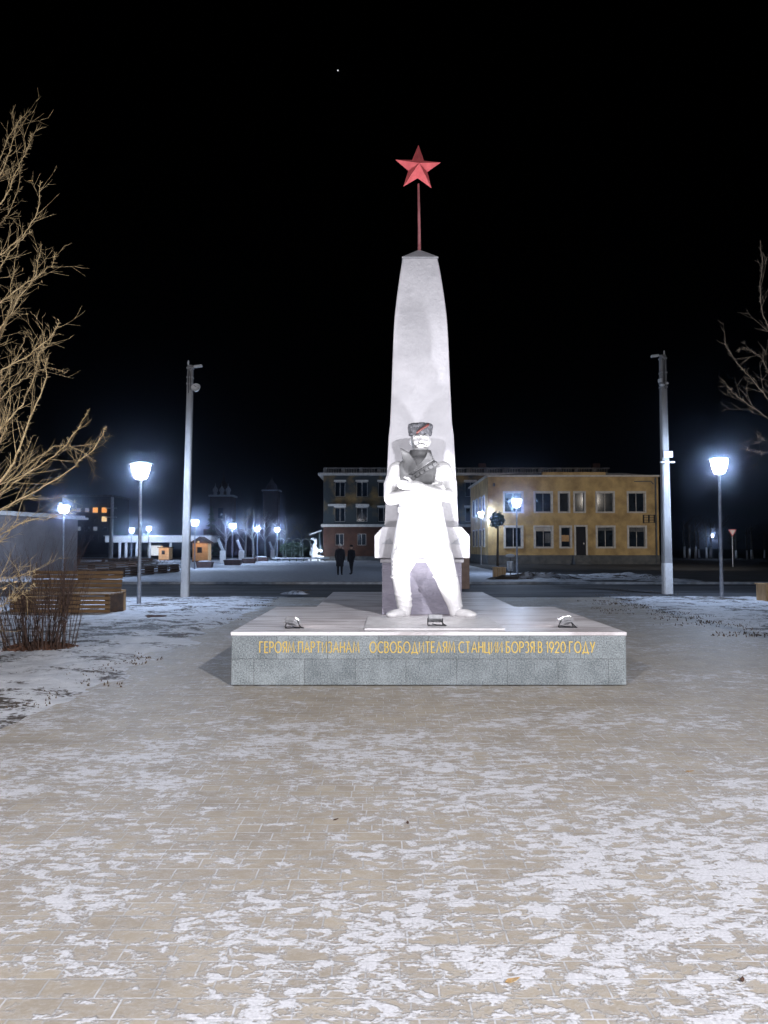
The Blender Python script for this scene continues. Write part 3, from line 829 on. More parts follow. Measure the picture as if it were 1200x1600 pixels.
# ================================================================== PARK LAMPS
def make_lamp():
    root = thing('park_lamp')
    mb = MB(); mb.lathe([(0.11,0),(0.11,0.02),(0.06,0.03),(0.058,0.6),(0.05,0.62),(0.042,3.42),(0.055,3.43),(0.055,3.50)], 16)
    mb.build('pole', M['steel'], root, smooth=False)
    MB().lathe([(0.10,3.50),(0.15,3.51),(0.18,3.55),(0.215,3.66),(0.245,3.78),(0.262,3.87),(0.258,3.905),(0.10,3.908)], 24).build('glass_bowl', M['bulb'], root, smooth=False)
    mb = MB(); mb.lathe([(0.325,3.912),(0.33,3.925),(0.30,3.945),(0.10,3.985),(0.03,3.99)], 28)
    mb.build('cap', M['black'], root)
    for k in range(3):
        a = 2*PI*k/3+0.5
        MB().tube([(0.165*math.cos(a),0.165*math.sin(a),3.51),(0.295*math.cos(a),0.295*math.sin(a),3.915)], 0.009, 6).build('bracket', M['black'], root)
    light('lamp_light', 'POINT', P_LAMP, (0.54, 0.70, 1.0), root, (0,0,3.74), 0.14)
    return root
lamp0 = make_lamp()
lamps = [  # head px, head py, base py, label
    (217, 736, 945, 'lit park lamp on the snow between wooden bench and left concrete pole'),
    (1128, 728, 934, 'lit park lamp on the snowy verge right of the concrete pole'),
    (98, 796, 905, 'lit park lamp glowing above the low grey building at left'),
    (304, 817, 889, 'lit park lamp right behind the left concrete pole, before the orange kiosk'),
    (363, 822, 882, 'lit park lamp right of the kiosk, by the leaning white boards'),
    (402, 827, 878, 'middle lit park lamp among the bare trees, between two others'),
    (433, 828, 877, 'lit park lamp nearest the wire carriage, right of the bare trees'),
    (205, 829, 876, 'lit park lamp behind the left part of the long white canopy'),
    (232, 826, 877, 'lit park lamp behind the canopy just right of the near lamp post'),
    (752, 804, 882, 'lit park lamp at the corner of the yellow house, by the obelisk'),
    (1114, 837, 873, 'tiny far lit park lamp among the whitewashed tree trunks'),
    (808, 786, 897, 'lit park lamp in front of the yellow house beside a wooden planter'),
]
LP = []
for i, (px, hy, by, lab) in enumerate(lamps):
    base = gp(px, by)
    o = lamp0 if i == 0 else copy_tree(lamp0)
    hz = dp(px, hy, base.y).z
    o.location = base; o.scale = (1, 1, hz/3.72) if hz < 3.72*1.4 else (1.25, 1.25, hz/3.72)
    o.rotation_euler.z = i*0.7
    tag(o, lab, 'street lamp', 'park lamps with glowing glass bowls'); LP.append(o)
    if 'tiny far' in lab:
        o.scale.x = o.scale.y = 0.6
        for c_ in o.children:
            if c_.type == 'LIGHT': c_.data = c_.data.copy(); c_.data.energy = 160
# faint unlit-looking far lamp behind the canopy
# ================================================================== CONCRETE POLES
def make_pole(h, r0, r1, wash):
    root = thing('utility_pole')
    mb = MB(); z1 = 1.05
    def ring(z): 
        t = z/h; a = r0+(r1-r0)*t; return a
    vs = []; zs = [0, h]
    for z in zs:
        a = ring(z); c = a*0.72
        vs += [(-a,-c,z),(-c,-a,z),(c,-a,z),(a,-c,z),(a,c,z),(c,a,z),(-c,a,z),(-a,c,z)]
    fs = [tuple(range(8))[::-1], tuple(range(8,16))]
    for k in range(8): fs.append((k,(k+1)%8,8+(k+1)%8,8+k))
    mb.add(vs, fs).build('shaft', M['concrete'], root)
    return root
def strap(mb, z, a):
    mb.box(-a-0.012,-a-0.012,z,a+0.012,a+0.012,z+0.05)
# left pole
pb = gp(289, 935); hL = dp(300, 571, pb.y).z
poleL = make_pole(hL, 0.125, 0.085, False); poleL.location = pb
poleL.rotation_euler.y = 0.012
tag(poleL, 'grey concrete pole with a round floodlight, left of the monument', 'utility pole')
for z in (hL-0.12, hL-0.42, hL-0.62):
    mb = MB(); strap(mb, z, 0.09); mb.build('strap', M['galv'], poleL)
mb = MB(); mb.tube([(0,-0.1,hL-0.18),(0.10,-0.12,hL-0.10),(0.16,-0.12,hL-0.07)], 0.025, 8); mb.build('bracket_arm', M['galv'], poleL)
mb = MB(); mb.obox(Matrix.Translation((0.27,-0.12,hL-0.05)) @ Matrix.Rotation(-0.12, 4, 'Y'), 0.26, 0.13, 0.07); mb.build('led_head', M['white_plastic'], poleL, bevel=0.015)
Mh = Matrix.Translation((0.22,-0.12,hL-0.75)) @ Matrix.Rotation(R(62), 4, 'X')
mb = MB(); mb.lathe([(0.03,-0.10),(0.08,-0.09),(0.135,0.02),(0.15,0.06),(0.14,0.065),(0.11,0.03),(0.05,-0.02),(0.01,-0.03)], 20, M=Mh)
fl = mb.build('round_floodlight', M['white_plastic'], poleL, smooth=True)
mb = MB(); mb.tube([(0.08,-0.08,hL-0.66),(0.16,-0.10,hL-0.66),(0.22,-0.10,hL-0.70)], 0.018, 6); mb.build('floodlight_arm', M['galv'], poleL)
mb = MB()
for sx in (-0.07,): mb.lathe([(0.02,0),(0.035,0.03),(0.03,0.06),(0.036,0.09),(0.02,0.14),(0.012,0.16)], 10, (sx,-0.02,hL+0.005))
mb.build('insulator', M['white_plastic'], poleL, smooth=True)
mb = MB(); mb.tube([(-0.02,-0.10,hL-0.9),(-0.03,-0.105,hL-0.55),(-0.01,-0.11,hL-0.2),(0.03,-0.11,hL-0.12)], 0.012, 6)
mb.build('cable', M['cable'], poleL); mb = MB(); mb.tube([(0.03,-0.10,hL-0.8),(0.04,-0.105,hL-0.5),(0.02,-0.11,hL-0.25)], 0.010, 6)
mb.build('cable', M['cable'], poleL)
# right pole
pb = gp(1043, 928); hR = dp(1036, 555, pb.y).z
poleR = make_pole(hR, 0.155, 0.10, True); poleR.location = pb
poleR.rotation_euler.y = -0.004
tag(poleR, 'concrete pole with whitewashed foot and white junction box, right of the monument', 'utility pole')
mb = MB(); a0, a1 = 0.157, 0.151
vs = []
for z, a in ((0.001, a0), (1.06, a1)):
    c = a*0.72; vs += [(-a,-c,z),(-c,-a,z),(c,-a,z),(a,-c,z),(a,c,z),(c,a,z),(-c,a,z),(-a,c,z)]
mb.add(vs, [tuple(range(8))[::-1], tuple(range(8,16))]+[(k,(k+1)%8,8+(k+1)%8,8+k) for k in range(8)]).build('whitewash_band', M['whitewash'], poleR)
for z in (hR-0.15, hR-0.65, hR-1.0, hR-1.15):
    mb = MB(); strap(mb, z, 0.106); mb.build('strap', M['galv'], poleR)
mb = MB(); mb.tube([(0,-0.12,hR-0.12),(-0.10,-0.14,hR-0.05),(-0.2,-0.14,hR-0.04)], 0.025, 8); mb.build('bracket_arm', M['galv'], poleR)
mb = MB(); mb.obox(Matrix.Translation((-0.32,-0.14,hR-0.06)) @ Matrix.Rotation(-0.12, 4, 'Y'), 0.26, 0.14, 0.08); mb.build('led_head', M['white_plastic'], poleR, bevel=0.015)
mb = MB(); mb.obox(Matrix.Translation((-0.16,-0.16,hR-0.92)) @ Matrix.Rotation(0.2, 4, 'Z'), 0.08, 0.18, 0.12); mb.build('camera_box', M['white_plastic'], poleR, bevel=0.012)
MB().ell((-0.10,-0.18,hR-1.08), (0.10,0.09,0.045), 16).build('camera_dome', M['white_plastic'], poleR, smooth=True)
MB().ell((0.08,-0.16,hR-1.02), (0.06,0.06,0.04), 12).build('camera_dome', M['white_plastic'], poleR, smooth=True)
zbx = dp(1041, 711, pb.y).z
mb = MB(); mb.box(-0.10,-0.21,zbx-0.10,0.21,-0.14,zbx+0.11); mb.build('junction_box', M['white_plastic'], poleR, bevel=0.008)
zds = dp(1041, 723, pb.y).z
an = MB().box(-0.06,-0.19,zds-0.07,0.09,-0.14,zds+0.06).build('antenna_bracket', M['white_plastic'], poleR, bevel=0.01)
for xx in (-0.14, 0.18): MB().ell((xx,-0.18,zds), (0.11,0.08,0.035), 14).build('antenna_disc', M['white_plastic'], an, smooth=True)
mb = MB(); mb.lathe([(0.02,0),(0.035,0.03),(0.03,0.06),(0.036,0.09),(0.02,0.14),(0.012,0.16)], 10, (0.05,-0.02,hR+0.005)); mb.build('insulator', M['white_plastic'], poleR, smooth=True)
mb = MB(); mb.tube([(0.02,-0.125,hR-1.2),(0.0,-0.125,hR-0.7),(0.03,-0.125,hR-0.2)], 0.013, 6); mb.build('cable', M['cable'], poleR); mb = MB(); mb.tube([(-0.03,-0.125,hR-1.0),(-0.02,-0.125,hR-0.5),(-0.04,-0.125,hR-0.1)], 0.010, 6)
mb.build('cable', M['cable'], poleR)
# unseen lit masts: two behind the viewer, one added to brighten the yellow house
def mast(loc, h, target, P, label, col, spot=R(110)):
    root = make_pole(h, 0.15, 0.10, False); root.name = 'lighting_mast'; root.location = loc
    tag(root, label, 'light mast')
    t = Vector(target)-Vector((loc[0], loc[1], 0))
    dr = Vector((t.x, t.y, 0)).normalized()
    hp = Vector((0,0,h-0.25))+dr*0.45
    MB().tube([(0,0,h-0.3), hp], 0.03, 8).build('bracket_arm', M['galv'], root)
    q = (Vector((t.x, t.y, target[2]))-hp).to_track_quat('Y', 'Z').to_matrix().to_4x4()
    H = Matrix.Translation(hp) @ q
    MB().obox(H, 0.42, 0.10, 0.30).build('led_head', M['alu'], root, bevel=0.01)
    MB().obox(H @ Matrix.Translation((0,0.054,0)), 0.38, 0.006, 0.26).build('glass', M['flood_glass'], root)
    light('mast_beam', 'SPOT', P, col, root, H @ Vector((0,0.12,0)), 0.12, spot, 0.9, Vector((t.x, t.y, target[2])))
mast((6.6, -7.2, 0), 8.0, (0.4, 3.6, 0), P_BEHIND_R, 'tall mast with a lit LED floodlight facing the paving', (0.955, 0.955, 1.0), R(86))
mast((-6.2, -7.8, 0), 8.0, (0.6, 3.6, 0), P_BEHIND_L, 'second mast with a lit floodlight, across the paving', (0.955, 0.955, 1.0), R(86))
mast((27.0, 44.0, 0), 8.0, (17.5, 72, 3.2), P_HOUSE_FILL, 'added unseen mast whose floodlight brightens the yellow house', (1.0, 0.90, 0.78), R(75))

# ================================================================== BUILDINGS
def wall_holes(mb, x0, x1, z0, z1, y, th, holes):
    """front sheet at y facing -Y with openings and their reveals (depth th)"""
    xs = sorted({x0, x1, *[h[0] for h in holes], *[h[1] for h in holes]}); zs = sorted({z0, z1, *[h[2] for h in holes], *[h[3] for h in holes]})
    for i in range(len(xs)-1):
        for j in range(len(zs)-1):
            cx = (xs[i]+xs[i+1])/2; cz = (zs[j]+zs[j+1])/2
            if any(h[0] < cx < h[1] and h[2] < cz < h[3] for h in holes): continue
            mb.quad((xs[i],y,zs[j]),(xs[i+1],y,zs[j]),(xs[i+1],y,zs[j+1]),(xs[i],y,zs[j+1]))
    for a, b_, c, d in holes:
        mb.quad((a,y,c),(a,y,d),(a,y+th,d),(a,y+th,c)); mb.quad((b_,y,c),(b_,y+th,c),(b_,y+th,d),(b_,y,d))
        mb.quad((a,y,d),(b_,y,d),(b_,y+th,d),(a,y+th,d)); mb.quad((a,y,c),(a,y+th,c),(b_,y+th,c),(b_,y,c))
def window(root, a, b_, c, d, y, fw=0.13, th=0.22, bars=1, trim=True, pane=None, sill=True):
    mb = MB()
    if trim:
        o = fw
        mb.box(a-o,y-0.05,c-o*0.6,a,y+0.03,d+o); mb.box(b_,y-0.05,c-o*0.6,b_+o,y+0.03,d+o); mb.box(a,y-0.053,d,b_,y+0.03,d+o)
        if sill: mb.box(a-o*0.3,y-0.10,c-o*0.6-0.002,b_+o*0.3,y+0.03,c)
    s = 0.05; yy = y+th-0.06
    for i in range(1, bars+1):
        x = a+(b_-a)*i/(bars+1); mb.box(x-s/2,yy-0.03,c+s,x+s/2,yy+0.02,d-s)
    mb.box(a,yy-0.03,c,a+s,yy+0.02,d); mb.box(b_-s,yy-0.03,c,b_,yy+0.02,d); mb.box(a+s,yy-0.03,c,b_-s,yy+0.02,c+s); mb.box(a+s,yy-0.03,d-s,b_-s,yy+0.02,d)
    f = mb.build('window', M['trim'], root)
    MB().quad((a+0.01,yy+0.025,c+0.01),(b_-0.01,yy+0.025,c+0.01),(b_-0.01,yy+0.025,d-0.01),(a+0.01,yy+0.025,d-0.01)).build('pane', pane or M['glass'], f, fix=False)
    return f
# ---- yellow two storey house
HY = 72.0
def hx(px): return dp(px, 850, HY).x
def hz(py): return dp(900, py, HY).z
x0 = hx(763); x1 = hx(1030)
yh = thing('yellow_house', (x0, HY, 0), 0, 'two storey ochre yellow house with grey window surrounds and stepped parapet', 'house')
def rx(px): return hx(px)-x0
up = [(789,816),(837,862),(875,889),(899,913.5),(934,959),(983,1008)]
lo_ = [(790,815),(837,862),(877,891),(934,959),(983,1008)]
holes = [(rx(a), rx(b_), hz(800), hz(770)) for a, b_ in up] + [(rx(a), rx(b_), hz(855), hz(824)) for a, b_ in lo_]
dz0 = 0.85
door = (rx(900), rx(915.5), dz0, hz(823)); holes.append(door)
wid = x1-x0; ztop = hz(745); dep = 14.5
mb = MB(); wall_holes(mb, 0, wid, 0.85, ztop, 0, 0.22, holes)
mb.quad((0,0,0.85),(0,0,ztop),(0,dep,ztop),(0,dep,0.85)); mb.quad((wid,0,0.85),(wid,dep,0.85),(wid,dep,ztop),(wid,0,ztop)); mb.quad((0,dep,0.85),(0,dep,ztop),(wid,dep,ztop),(wid,dep,0.85))
mb.build('wall', M['ochre'], yh, fix=False)
MB().box(-0.06,-0.08,0,wid+0.06,dep+0.06,0.85).build('foundation', M['foundation'], yh)
mb = MB(); mb.box(-0.25,-0.3,ztop,wid+0.25,dep+0.2,ztop+0.14); mb.build('cornice', M['trim'], yh)
mb = MB(); mb.box(rx(848),-0.15,ztop+0.142,rx(947),0.25,ztop+0.42); mb.build('parapet', M['ochre'], yh)
MB().prism([(-0.1,ztop+0.141),(wid+0.1,ztop+0.141),(wid-3,ztop+0.4),(3,ztop+0.4)], 'y', 0.5, dep).build('roof', M['roof'], yh)
for a, b_ in up: window(yh, rx(a), rx(b_), hz(800), hz(770), 0, 0.16, bars=1 if b_-a > 18 else 0)
for a, b_ in lo_: window(yh, rx(a), rx(b_), hz(855), hz(824), 0, 0.18, bars=1 if b_-a > 18 else 0)
for (pa, pb_, za, zb, m_) in ((878, 890, 846, 836, M['kiosk']), (838, 861, 830, 824.5, M['trim']), (935, 958, 829, 824.5, M['foundation']), (984, 1007, 831, 824.5, M['foundation']), (852, 861, 848, 833, M['foundation'])):
    MB().box(rx(pa),0.13,hz(za),rx(pb_),0.138,hz(zb)).build('blind', m_, yh)
mb = MB(); a, b_, c, d = door
mb.box(a-0.16,-0.05,c,a,0.03,d+0.16); mb.box(b_,-0.05,c,b_+0.16,0.03,d+0.16); mb.box(a,-0.053,d,b_,0.03,d+0.16); mb.build('door_frame', M['trim'], yh)
dr = MB().box(a,0.14,c,b_,0.20,d).build('door', M['cloth_dark'], yh)
MB().box(b_-0.2,0.10,c+1.0,b_-0.14,0.14,c+1.15).build('handle', M['galv'], dr)
MB().box(a-0.3,-0.9,0,b_+0.3,-0.082,0.28).box(a-0.3,-0.55,0.282,b_+0.3,-0.082,0.56).box(a-0.3,-0.3,0.562,b_+0.3,-0.082,0.84).build('doorstep', M['foundation'], yh)
# side windows on the west flank, drain pipe, wire rack
for yy in (2.4, 5.2, 8.0, 10.8):
    for za, zb in ((hz(800), hz(772)), (hz(853), hz(826))):
        f = MB().box(-0.05,yy-0.12,za-0.12,-0.002,yy,zb+0.12).box(-0.05,yy+1.3,za-0.12,-0.002,yy+1.42,zb+0.12).box(-0.05,yy,zb,-0.002,yy+1.3,zb+0.12).box(-0.05,yy,za-0.12,-0.002,yy+1.3,za).build('window', M['trim'], yh)
        MB().box(-0.02,yy,za,-0.003,yy+1.3,zb).build('pane', M['glass'], f)
MB().tube([(wid-0.3,-0.14,ztop-0.1),(wid-0.3,-0.14,0.3),(wid-0.3,-0.35,0.15)], 0.07, 8).build('drain_pipe', M['foundation'], yh)
mb = MB(); xa, xb = rx(1005), rx(1022)
for i in range(4): mb.box(xa,-0.35,hz(817)+0.23*i,xb,-0.31,hz(817)+0.04+0.23*i)
for q in (xa, (xa+xb)/2, xb): mb.box(q,-0.33,hz(817),q+0.03,0.0,hz(817)+0.75)
mb.build('wire_rack', M['black'], yh)
mb = MB(); mb.tube([(rx(992),-0.08,ztop-0.45),(rx(1018),-0.1,ztop-0.42),(rx(1022),-0.1,ztop-0.7)], 0.05, 6); mb.build('gas_pipe', M['foundation'], yh)
MB().box(rx(771),-0.25,hz(760),rx(773.5),0,hz(755)).build('security_camera', M['black'], yh)

# ---- three storey building behind
BY = 92.0
def bx(px): return dp(px, 850, BY).x
def bz(py): return dp(600, py, BY).z
x0b = bx(505); x1b = bx(945)
tb = thing('brick_building', (x0b, BY, 0), 0, 'dark three storey building with red brick ground floor behind the obelisk', 'building')
def bxr(px): return bx(px)-x0b
wb = x1b-x0b
cols = [(524,537),(558,572),(592,606),(626,640),(660,674),(694,708),(728,742)]
zb_ = bz(822); zc_ = bz(743)
g_h = [(bxr(a), bxr(b_), bz(852), bz(834)) for a, b_ in cols]
u_h = [(bxr(a-1), bxr(b_+2), bz(815), bz(793)) for a, b_ in cols]+[(bxr(a-1), bxr(b_+2), bz(776), bz(753)) for a, b_ in cols]
mb = MB(); wall_holes(mb, 0, wb, 0.5, zb_, 0, 0.25, g_h); mb.quad((0,0,0.5),(0,0,zb_),(0,14,zb_),(0,14,0.5)); mb.quad((wb,0,0.5),(wb,14,0.5),(wb,14,zb_),(wb,0,zb_)); mb.build('brick_wall', M['brickred'], tb, fix=False)
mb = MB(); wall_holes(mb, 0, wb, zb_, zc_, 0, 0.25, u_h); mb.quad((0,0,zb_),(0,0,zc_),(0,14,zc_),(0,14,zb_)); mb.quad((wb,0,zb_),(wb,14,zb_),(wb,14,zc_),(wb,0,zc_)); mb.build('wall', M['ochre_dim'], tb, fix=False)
MB().box(-0.1,-0.12,0,wb+0.1,14,0.5).build('foundation', M['foundation'], tb)
MB().box(-0.25,-0.25,zb_-0.1,wb+0.2,0.0-0.002,zb_+0.22).build('string_course', M['trim'], tb)
MB().box(-0.6,-0.6,zc_,wb+0.3,14,zc_+0.28).build('cornice', M['trim'], tb)
mb = MB()
q = 0.0
while q < wb-1.0:
    mb.box(q,-0.2,zc_+0.282,q+0.45,0.15,zc_+0.95); 
    for k2 in range(5): mb.box(q+0.55+0.3*k2,-0.1,zc_+0.282,q+0.67+0.3*k2,0.05,zc_+0.80)
    mb.box(q+0.452,-0.15,zc_+0.802,q+2.15,0.10,zc_+0.94)
    q += 2.15
mb.build('balustrade', M['trim_dim'], tb)
MB().box(-0.1,0.6,zc_+0.283,wb,14,zc_+0.7).build('roof', M['roof'], tb)
for h in g_h: window(tb, *h, 0, 0.10, 0.25, bars=1, trim=False)
for h in u_h:
    f = window(tb, *h, 0, 0.10, 0.25, bars=1, trim=False)
    MB().box(h[0]-0.12,-0.10,h[3]+0.02,h[1]+0.12,-0.002,h[3]+0.24).build('lintel', M['trim'], f)
for (pa, pb_) in ((513, 541), (556, 577)): MB().box(bxr(pa),-0.9,bz(791),bxr(pb_),-0.102,bz(788)).build('balcony_slab', M['trim'], tb)
for px in (752, 935): MB().box(bxr(px),2,zc_+0.7,bxr(px)+0.9,3,zc_+1.7).build('chimney', M['brickred'], tb)

# ---- grey garage at the left
gr = thing('grey_building', (0,0,0), 0, 'low plain grey rendered building with flat overhanging roof at the left edge', 'building')
A = Vector((-20.9, 40.5, 0)); Bq = Vector((-19.15, 48.0, 0))
dv = (Bq-A).normalized(); nv = Vector((-dv.y, dv.x, 0))
gr.location = Bq; gr.rotation_euler.z = math.atan2(dv.y, dv.x)
gh = dp(119, 812, 48.0).z
MB().box(-11,0.0,0.0,0,9,gh).build('wall', M['grey_wall'], gr)
MB().box(-11.4,-0.45,gh+0.002,0.45,9.3,gh+0.13).box(-11.3,-0.30,gh+0.132,0.32,9.2,gh+0.24).build('roof', M['trim'], gr)

# ---- far apartment block
AY = 165.0
ap = thing('apartment_block', (dp(96, 850, AY).x, AY, 0), 0, 'dark far apartment block with a few lit windows', 'apartment block')
aw = dp(172, 850, AY).x-ap.location.x; ah = dp(100, 776, AY).z
MB().box(0,0,0,aw,12,ah).build('wall', M['dark_wall'], ap)
MB().box(-0.3,-0.3,ah+0.002,aw+0.3,12.3,ah+0.4).build('roof', M['roof'], ap)
wl = {(149,797):'lit_orange',(163,797):'lit_orange',(163,811):'lit_yellow',(124,798):'lit_dim',(136,803):'lit_dim',(137,819):'lit_dim',(123,828):'lit_dim',(151,826):'lit_dim'}
for row, py in enumerate((784, 797, 811, 826, 840)):
    for px in (111, 123, 136, 149, 163):
        key = min(wl, key=lambda k: (k[0]-px)**2+(k[1]-py)**2)
        m_ = M[wl[key]] if (key[0]-px)**2+(key[1]-py)**2 < 40 else M['glass']
        c_ = dp(px, py, AY); X = c_.x-ap.location.x; Z = c_.z
        hs = 0.42 if m_ == M['lit_dim'] else 0.55
        f = MB().box(X-hs-0.1,-0.05,Z-hs-0.1,X+hs+0.1,-0.002,Z+hs+0.1).build('window', M['dark_wall'], ap)
        MB().quad((X-hs,-0.055,Z-hs),(X+hs,-0.055,Z-hs),(X+hs,-0.055,Z+hs),(X-hs,-0.055,Z+hs)).build('pane', m_, f, fix=False)

# ---- long canopy and kiosks
CY = 96.0
cn = thing('canopy', (dp(164, 850, CY).x, CY, 0), 0, 'long flat white canopy on slim columns across the square', 'canopy')
cw = dp(330, 850, CY).x-cn.location.x
cz1 = dp(200, 838, CY).z; cz0 = dp(200, 847.5, CY).z
MB().box(0,0,cz0,cw,5,cz1).build('roof', M['white_plastic'], cn, bevel=0.03)
MB().box(-0.15,-0.15,cz1+0.002,cw+0.15,5.1,cz1+0.12).build('roof_edge', M['galv'], cn)
for px in (172, 185, 195, 212, 232, 265, 290, 318):
    X = dp(px, 850, CY).x-cn.location.x
    MB().tube([(X,0.5,0),(X,0.5,cz0-0.002)], 0.17, 10).build('column', M['white_plastic'], cn, smooth=True)
wp = MB().box(0,0,0,1.55,0.12,1.25).build('lit_billboard', M['lit_white']); wp.location = dp(231, 867, CY+1.5); wp.location.z = 0.55
MB().box(0.1,0.02,-0.55,0.2,0.10,-0.002).box(1.35,0.02,-0.55,1.45,0.10,-0.002).build('post', M['galv'], wp)
tag(wp, 'lit white board standing under the long canopy', 'board')
def kiosk(px0, px1, pyt, pyb, Y, label, gable, dep=1.6):
    p = dp(px0, 850, Y); w_ = dp(px1, 850, Y).x-p.x; h_ = dp(px0, pyt, Y).z; zb = 0.0
    r = thing('wooden_kiosk', (p.x, Y, 0), 0, label, 'kiosk')
    MB().box(0,0,0.12,w_,dep,h_).build('wall', M['kiosk'], r)
    MB().box(-0.05,-0.05,0,w_+0.05,dep,0.12).build('base', M['wood_dark'], r)
    if gable:
        MB().prism([(-0.35,h_+0.003),(w_+0.35,h_+0.003),(w_/2,h_+0.75)], 'y', -0.4, dep+0.3).build('roof', M['wood_dark'], r)
    else:
        MB().box(-0.12,-0.15,h_+0.003,w_+0.12,dep+0.1,h_+0.1).build('roof', M['wood_dark'], r)
    f = MB().box(w_*0.30,-0.04,h_*0.48,w_*0.62,-0.002,h_*0.80).build('window', M['wood_dark'], r)
    MB().quad((w_*0.34,-0.043,h_*0.51),(w_*0.58,-0.043,h_*0.51),(w_*0.58,-0.043,h_*0.77),(w_*0.34,-0.043,h_*0.77)).build('pane', M['glass'], f, fix=False)
    return r, w_, h_
k1, w1, h1 = kiosk(301, 325, 849, 870, 84.0, 'orange lit wooden kiosk with pitched roof behind the left concrete pole', True)
k2, w2, h2 = kiosk(248, 264, 856, 871, 92.0, 'small orange wooden booth under the long canopy', False)
for kk, ww, hh_ in ((k1, w1, h1), (k2, w2, h2)):
    MB().tube([(ww*0.5,-0.9,hh_+0.25),(ww*0.5,-0.1,hh_+0.12)], 0.02, 6).build('lamp_arm', M['black'], kk)
    MB().lathe([(0.03,0.16),(0.12,0.06),(0.13,0.0),(0.04,-0.03)], 12, (ww*0.5,-0.9,hh_+0.1)).build('lamp_shade', M['lit_yellow'], kk)
    light('kiosk_lamp', 'SPOT', 55, (1.0, 0.62, 0.28), kk, (ww*0.5,-1.2,hh_+0.05), 0.05, R(130), 0.6, (ww*0.5,0.2,h1*0.5))

# ---- grey pole with wires, far left
p = dp(173, 850, 78.0)
up_ = thing('wire_pole', (p.x, 78.0, 0), 0, 'thick grey wire pole with two crossarms left of the canopy', 'utility pole')
hh2 = dp(174, 777, 78.0).z
MB().tube([(0,0,0),(0.10,0,hh2)], [0.24,0.15], 10).build('shaft', M['concrete'], up_, smooth=True)
for py in (795, 809):
    zz = dp(173, py, 78.0).z; MB().box(-0.5,-0.26,zz,0.65,-0.18,zz+0.10).build('crossarm', M['galv'], up_)

# ---- church, far
QY = 150.0
ch = thing('church', (dp(348, 850, QY).x, QY, 0), 0, 'dim distant church with snowy cornice and three small domes', 'church')
cwid = 2.1; cz = dp(348, 777, QY).z
MB().box(-cwid,-cwid,0,cwid,cwid,cz).build('tower', M['church'], ch)
MB().box(-cwid-1.8,0.5,0,cwid+9,9,cz*0.45).build('nave', M['church'], ch)
MB().box(-cwid-0.25,-cwid-0.25,cz+0.002,cwid+0.25,cwid+0.25,cz+0.35).build('cornice', M['snowcap'], ch)
for dx in (-1.25, 0, 1.25):
    MB().lathe([(0.35,cz+0.352),(0.35,cz+0.9),(0.52,cz+1.15),(0.50,cz+1.45),(0.22,cz+1.85),(0.04,cz+2.2),(0.03,cz+2.6)], 14, (dx,-1.3,0)).build('dome', M['snowcap'], ch, smooth=True)
MB().lathe([(0.8,cz+0.353),(0.8,cz+2.2),(0.25,cz+3.4),(0.06,cz+4.6),(0.04,cz+5.4)], 14, (0,0.4,0)).build('spire', M['church'], ch)
mb = MB(); mb.box(-0.5,-cwid-0.03,cz-4.2,0.5,-cwid+0.02,cz-2.2); mb.build('belfry_opening', M['glass'], ch)
# second faint tower
q = dp(424, 850, 155)
t2 = thing('bell_tower', (q.x, 155.0, 0), 0, 'faint square tower with a pale ledge right of the church', 'tower')
tz = dp(424, 768, 155).z
MB().box(-1.5,-1.5,0,1.5,1.5,tz).build('wall', M['church'], t2)
MB().box(-1.8,-1.8,tz+0.002,1.8,1.8,tz+0.25).build('cornice', M['snowcap'], t2)
MB().lathe([(1.2,tz+0.252),(1.0,tz+1.2),(0.25,tz+2.2),(0.04,tz+3.0)], 12).build('dome', M['church'], t2)

# ================================================================== TREES
def branch(mb, p, d, L, r, depth, up=0.25, nseg=5, tw=None, spread=0.7, kids=(3, 5), leafs=None, n=5):
    pts = [p.copy()]; q = p.copy(); dd = d.normalized()
    for i in range(nseg):
        dd = (dd + Vector((random.gauss(0,0.05), random.gauss(0,0.05), random.gauss(0,0.04)+up*0.20))).normalized()
        q = q + dd*(L/nseg); pts.append(q.copy())
    rads = [r*(1-0.72*i/nseg) for i in range(nseg+1)]
    mb.tube(pts, rads, n if depth > 1 else 4 if depth == 1 else 3, cap=False)
    if leafs is not None and depth == 0 and random.random() < 0.012: leafs.append(pts[-1])
    if depth <= 0: return
    for _ in range(random.randint(*kids)):
        t = random.uniform(0.25, 1.0); i = min(int(t*nseg), nseg-1)
        base = pts[i].lerp(pts[i+1], t*nseg-i)
        ax = (pts[i+1]-pts[i]).normalized()
        side = Vector((random.gauss(0,1), random.gauss(0,1), random.gauss(0,1))); side -= ax*side.dot(ax); side.normalize()
        nd = (ax*(1-0.5*spread)+side*spread).normalized()
        branch(mb, base, nd, L*random.uniform(0.32, 0.58)*(1.15-0.4*t), max(rads[i]*0.5, 0.0022), depth-1, up, max(3, nseg-1), None, spread, kids, leafs, n)
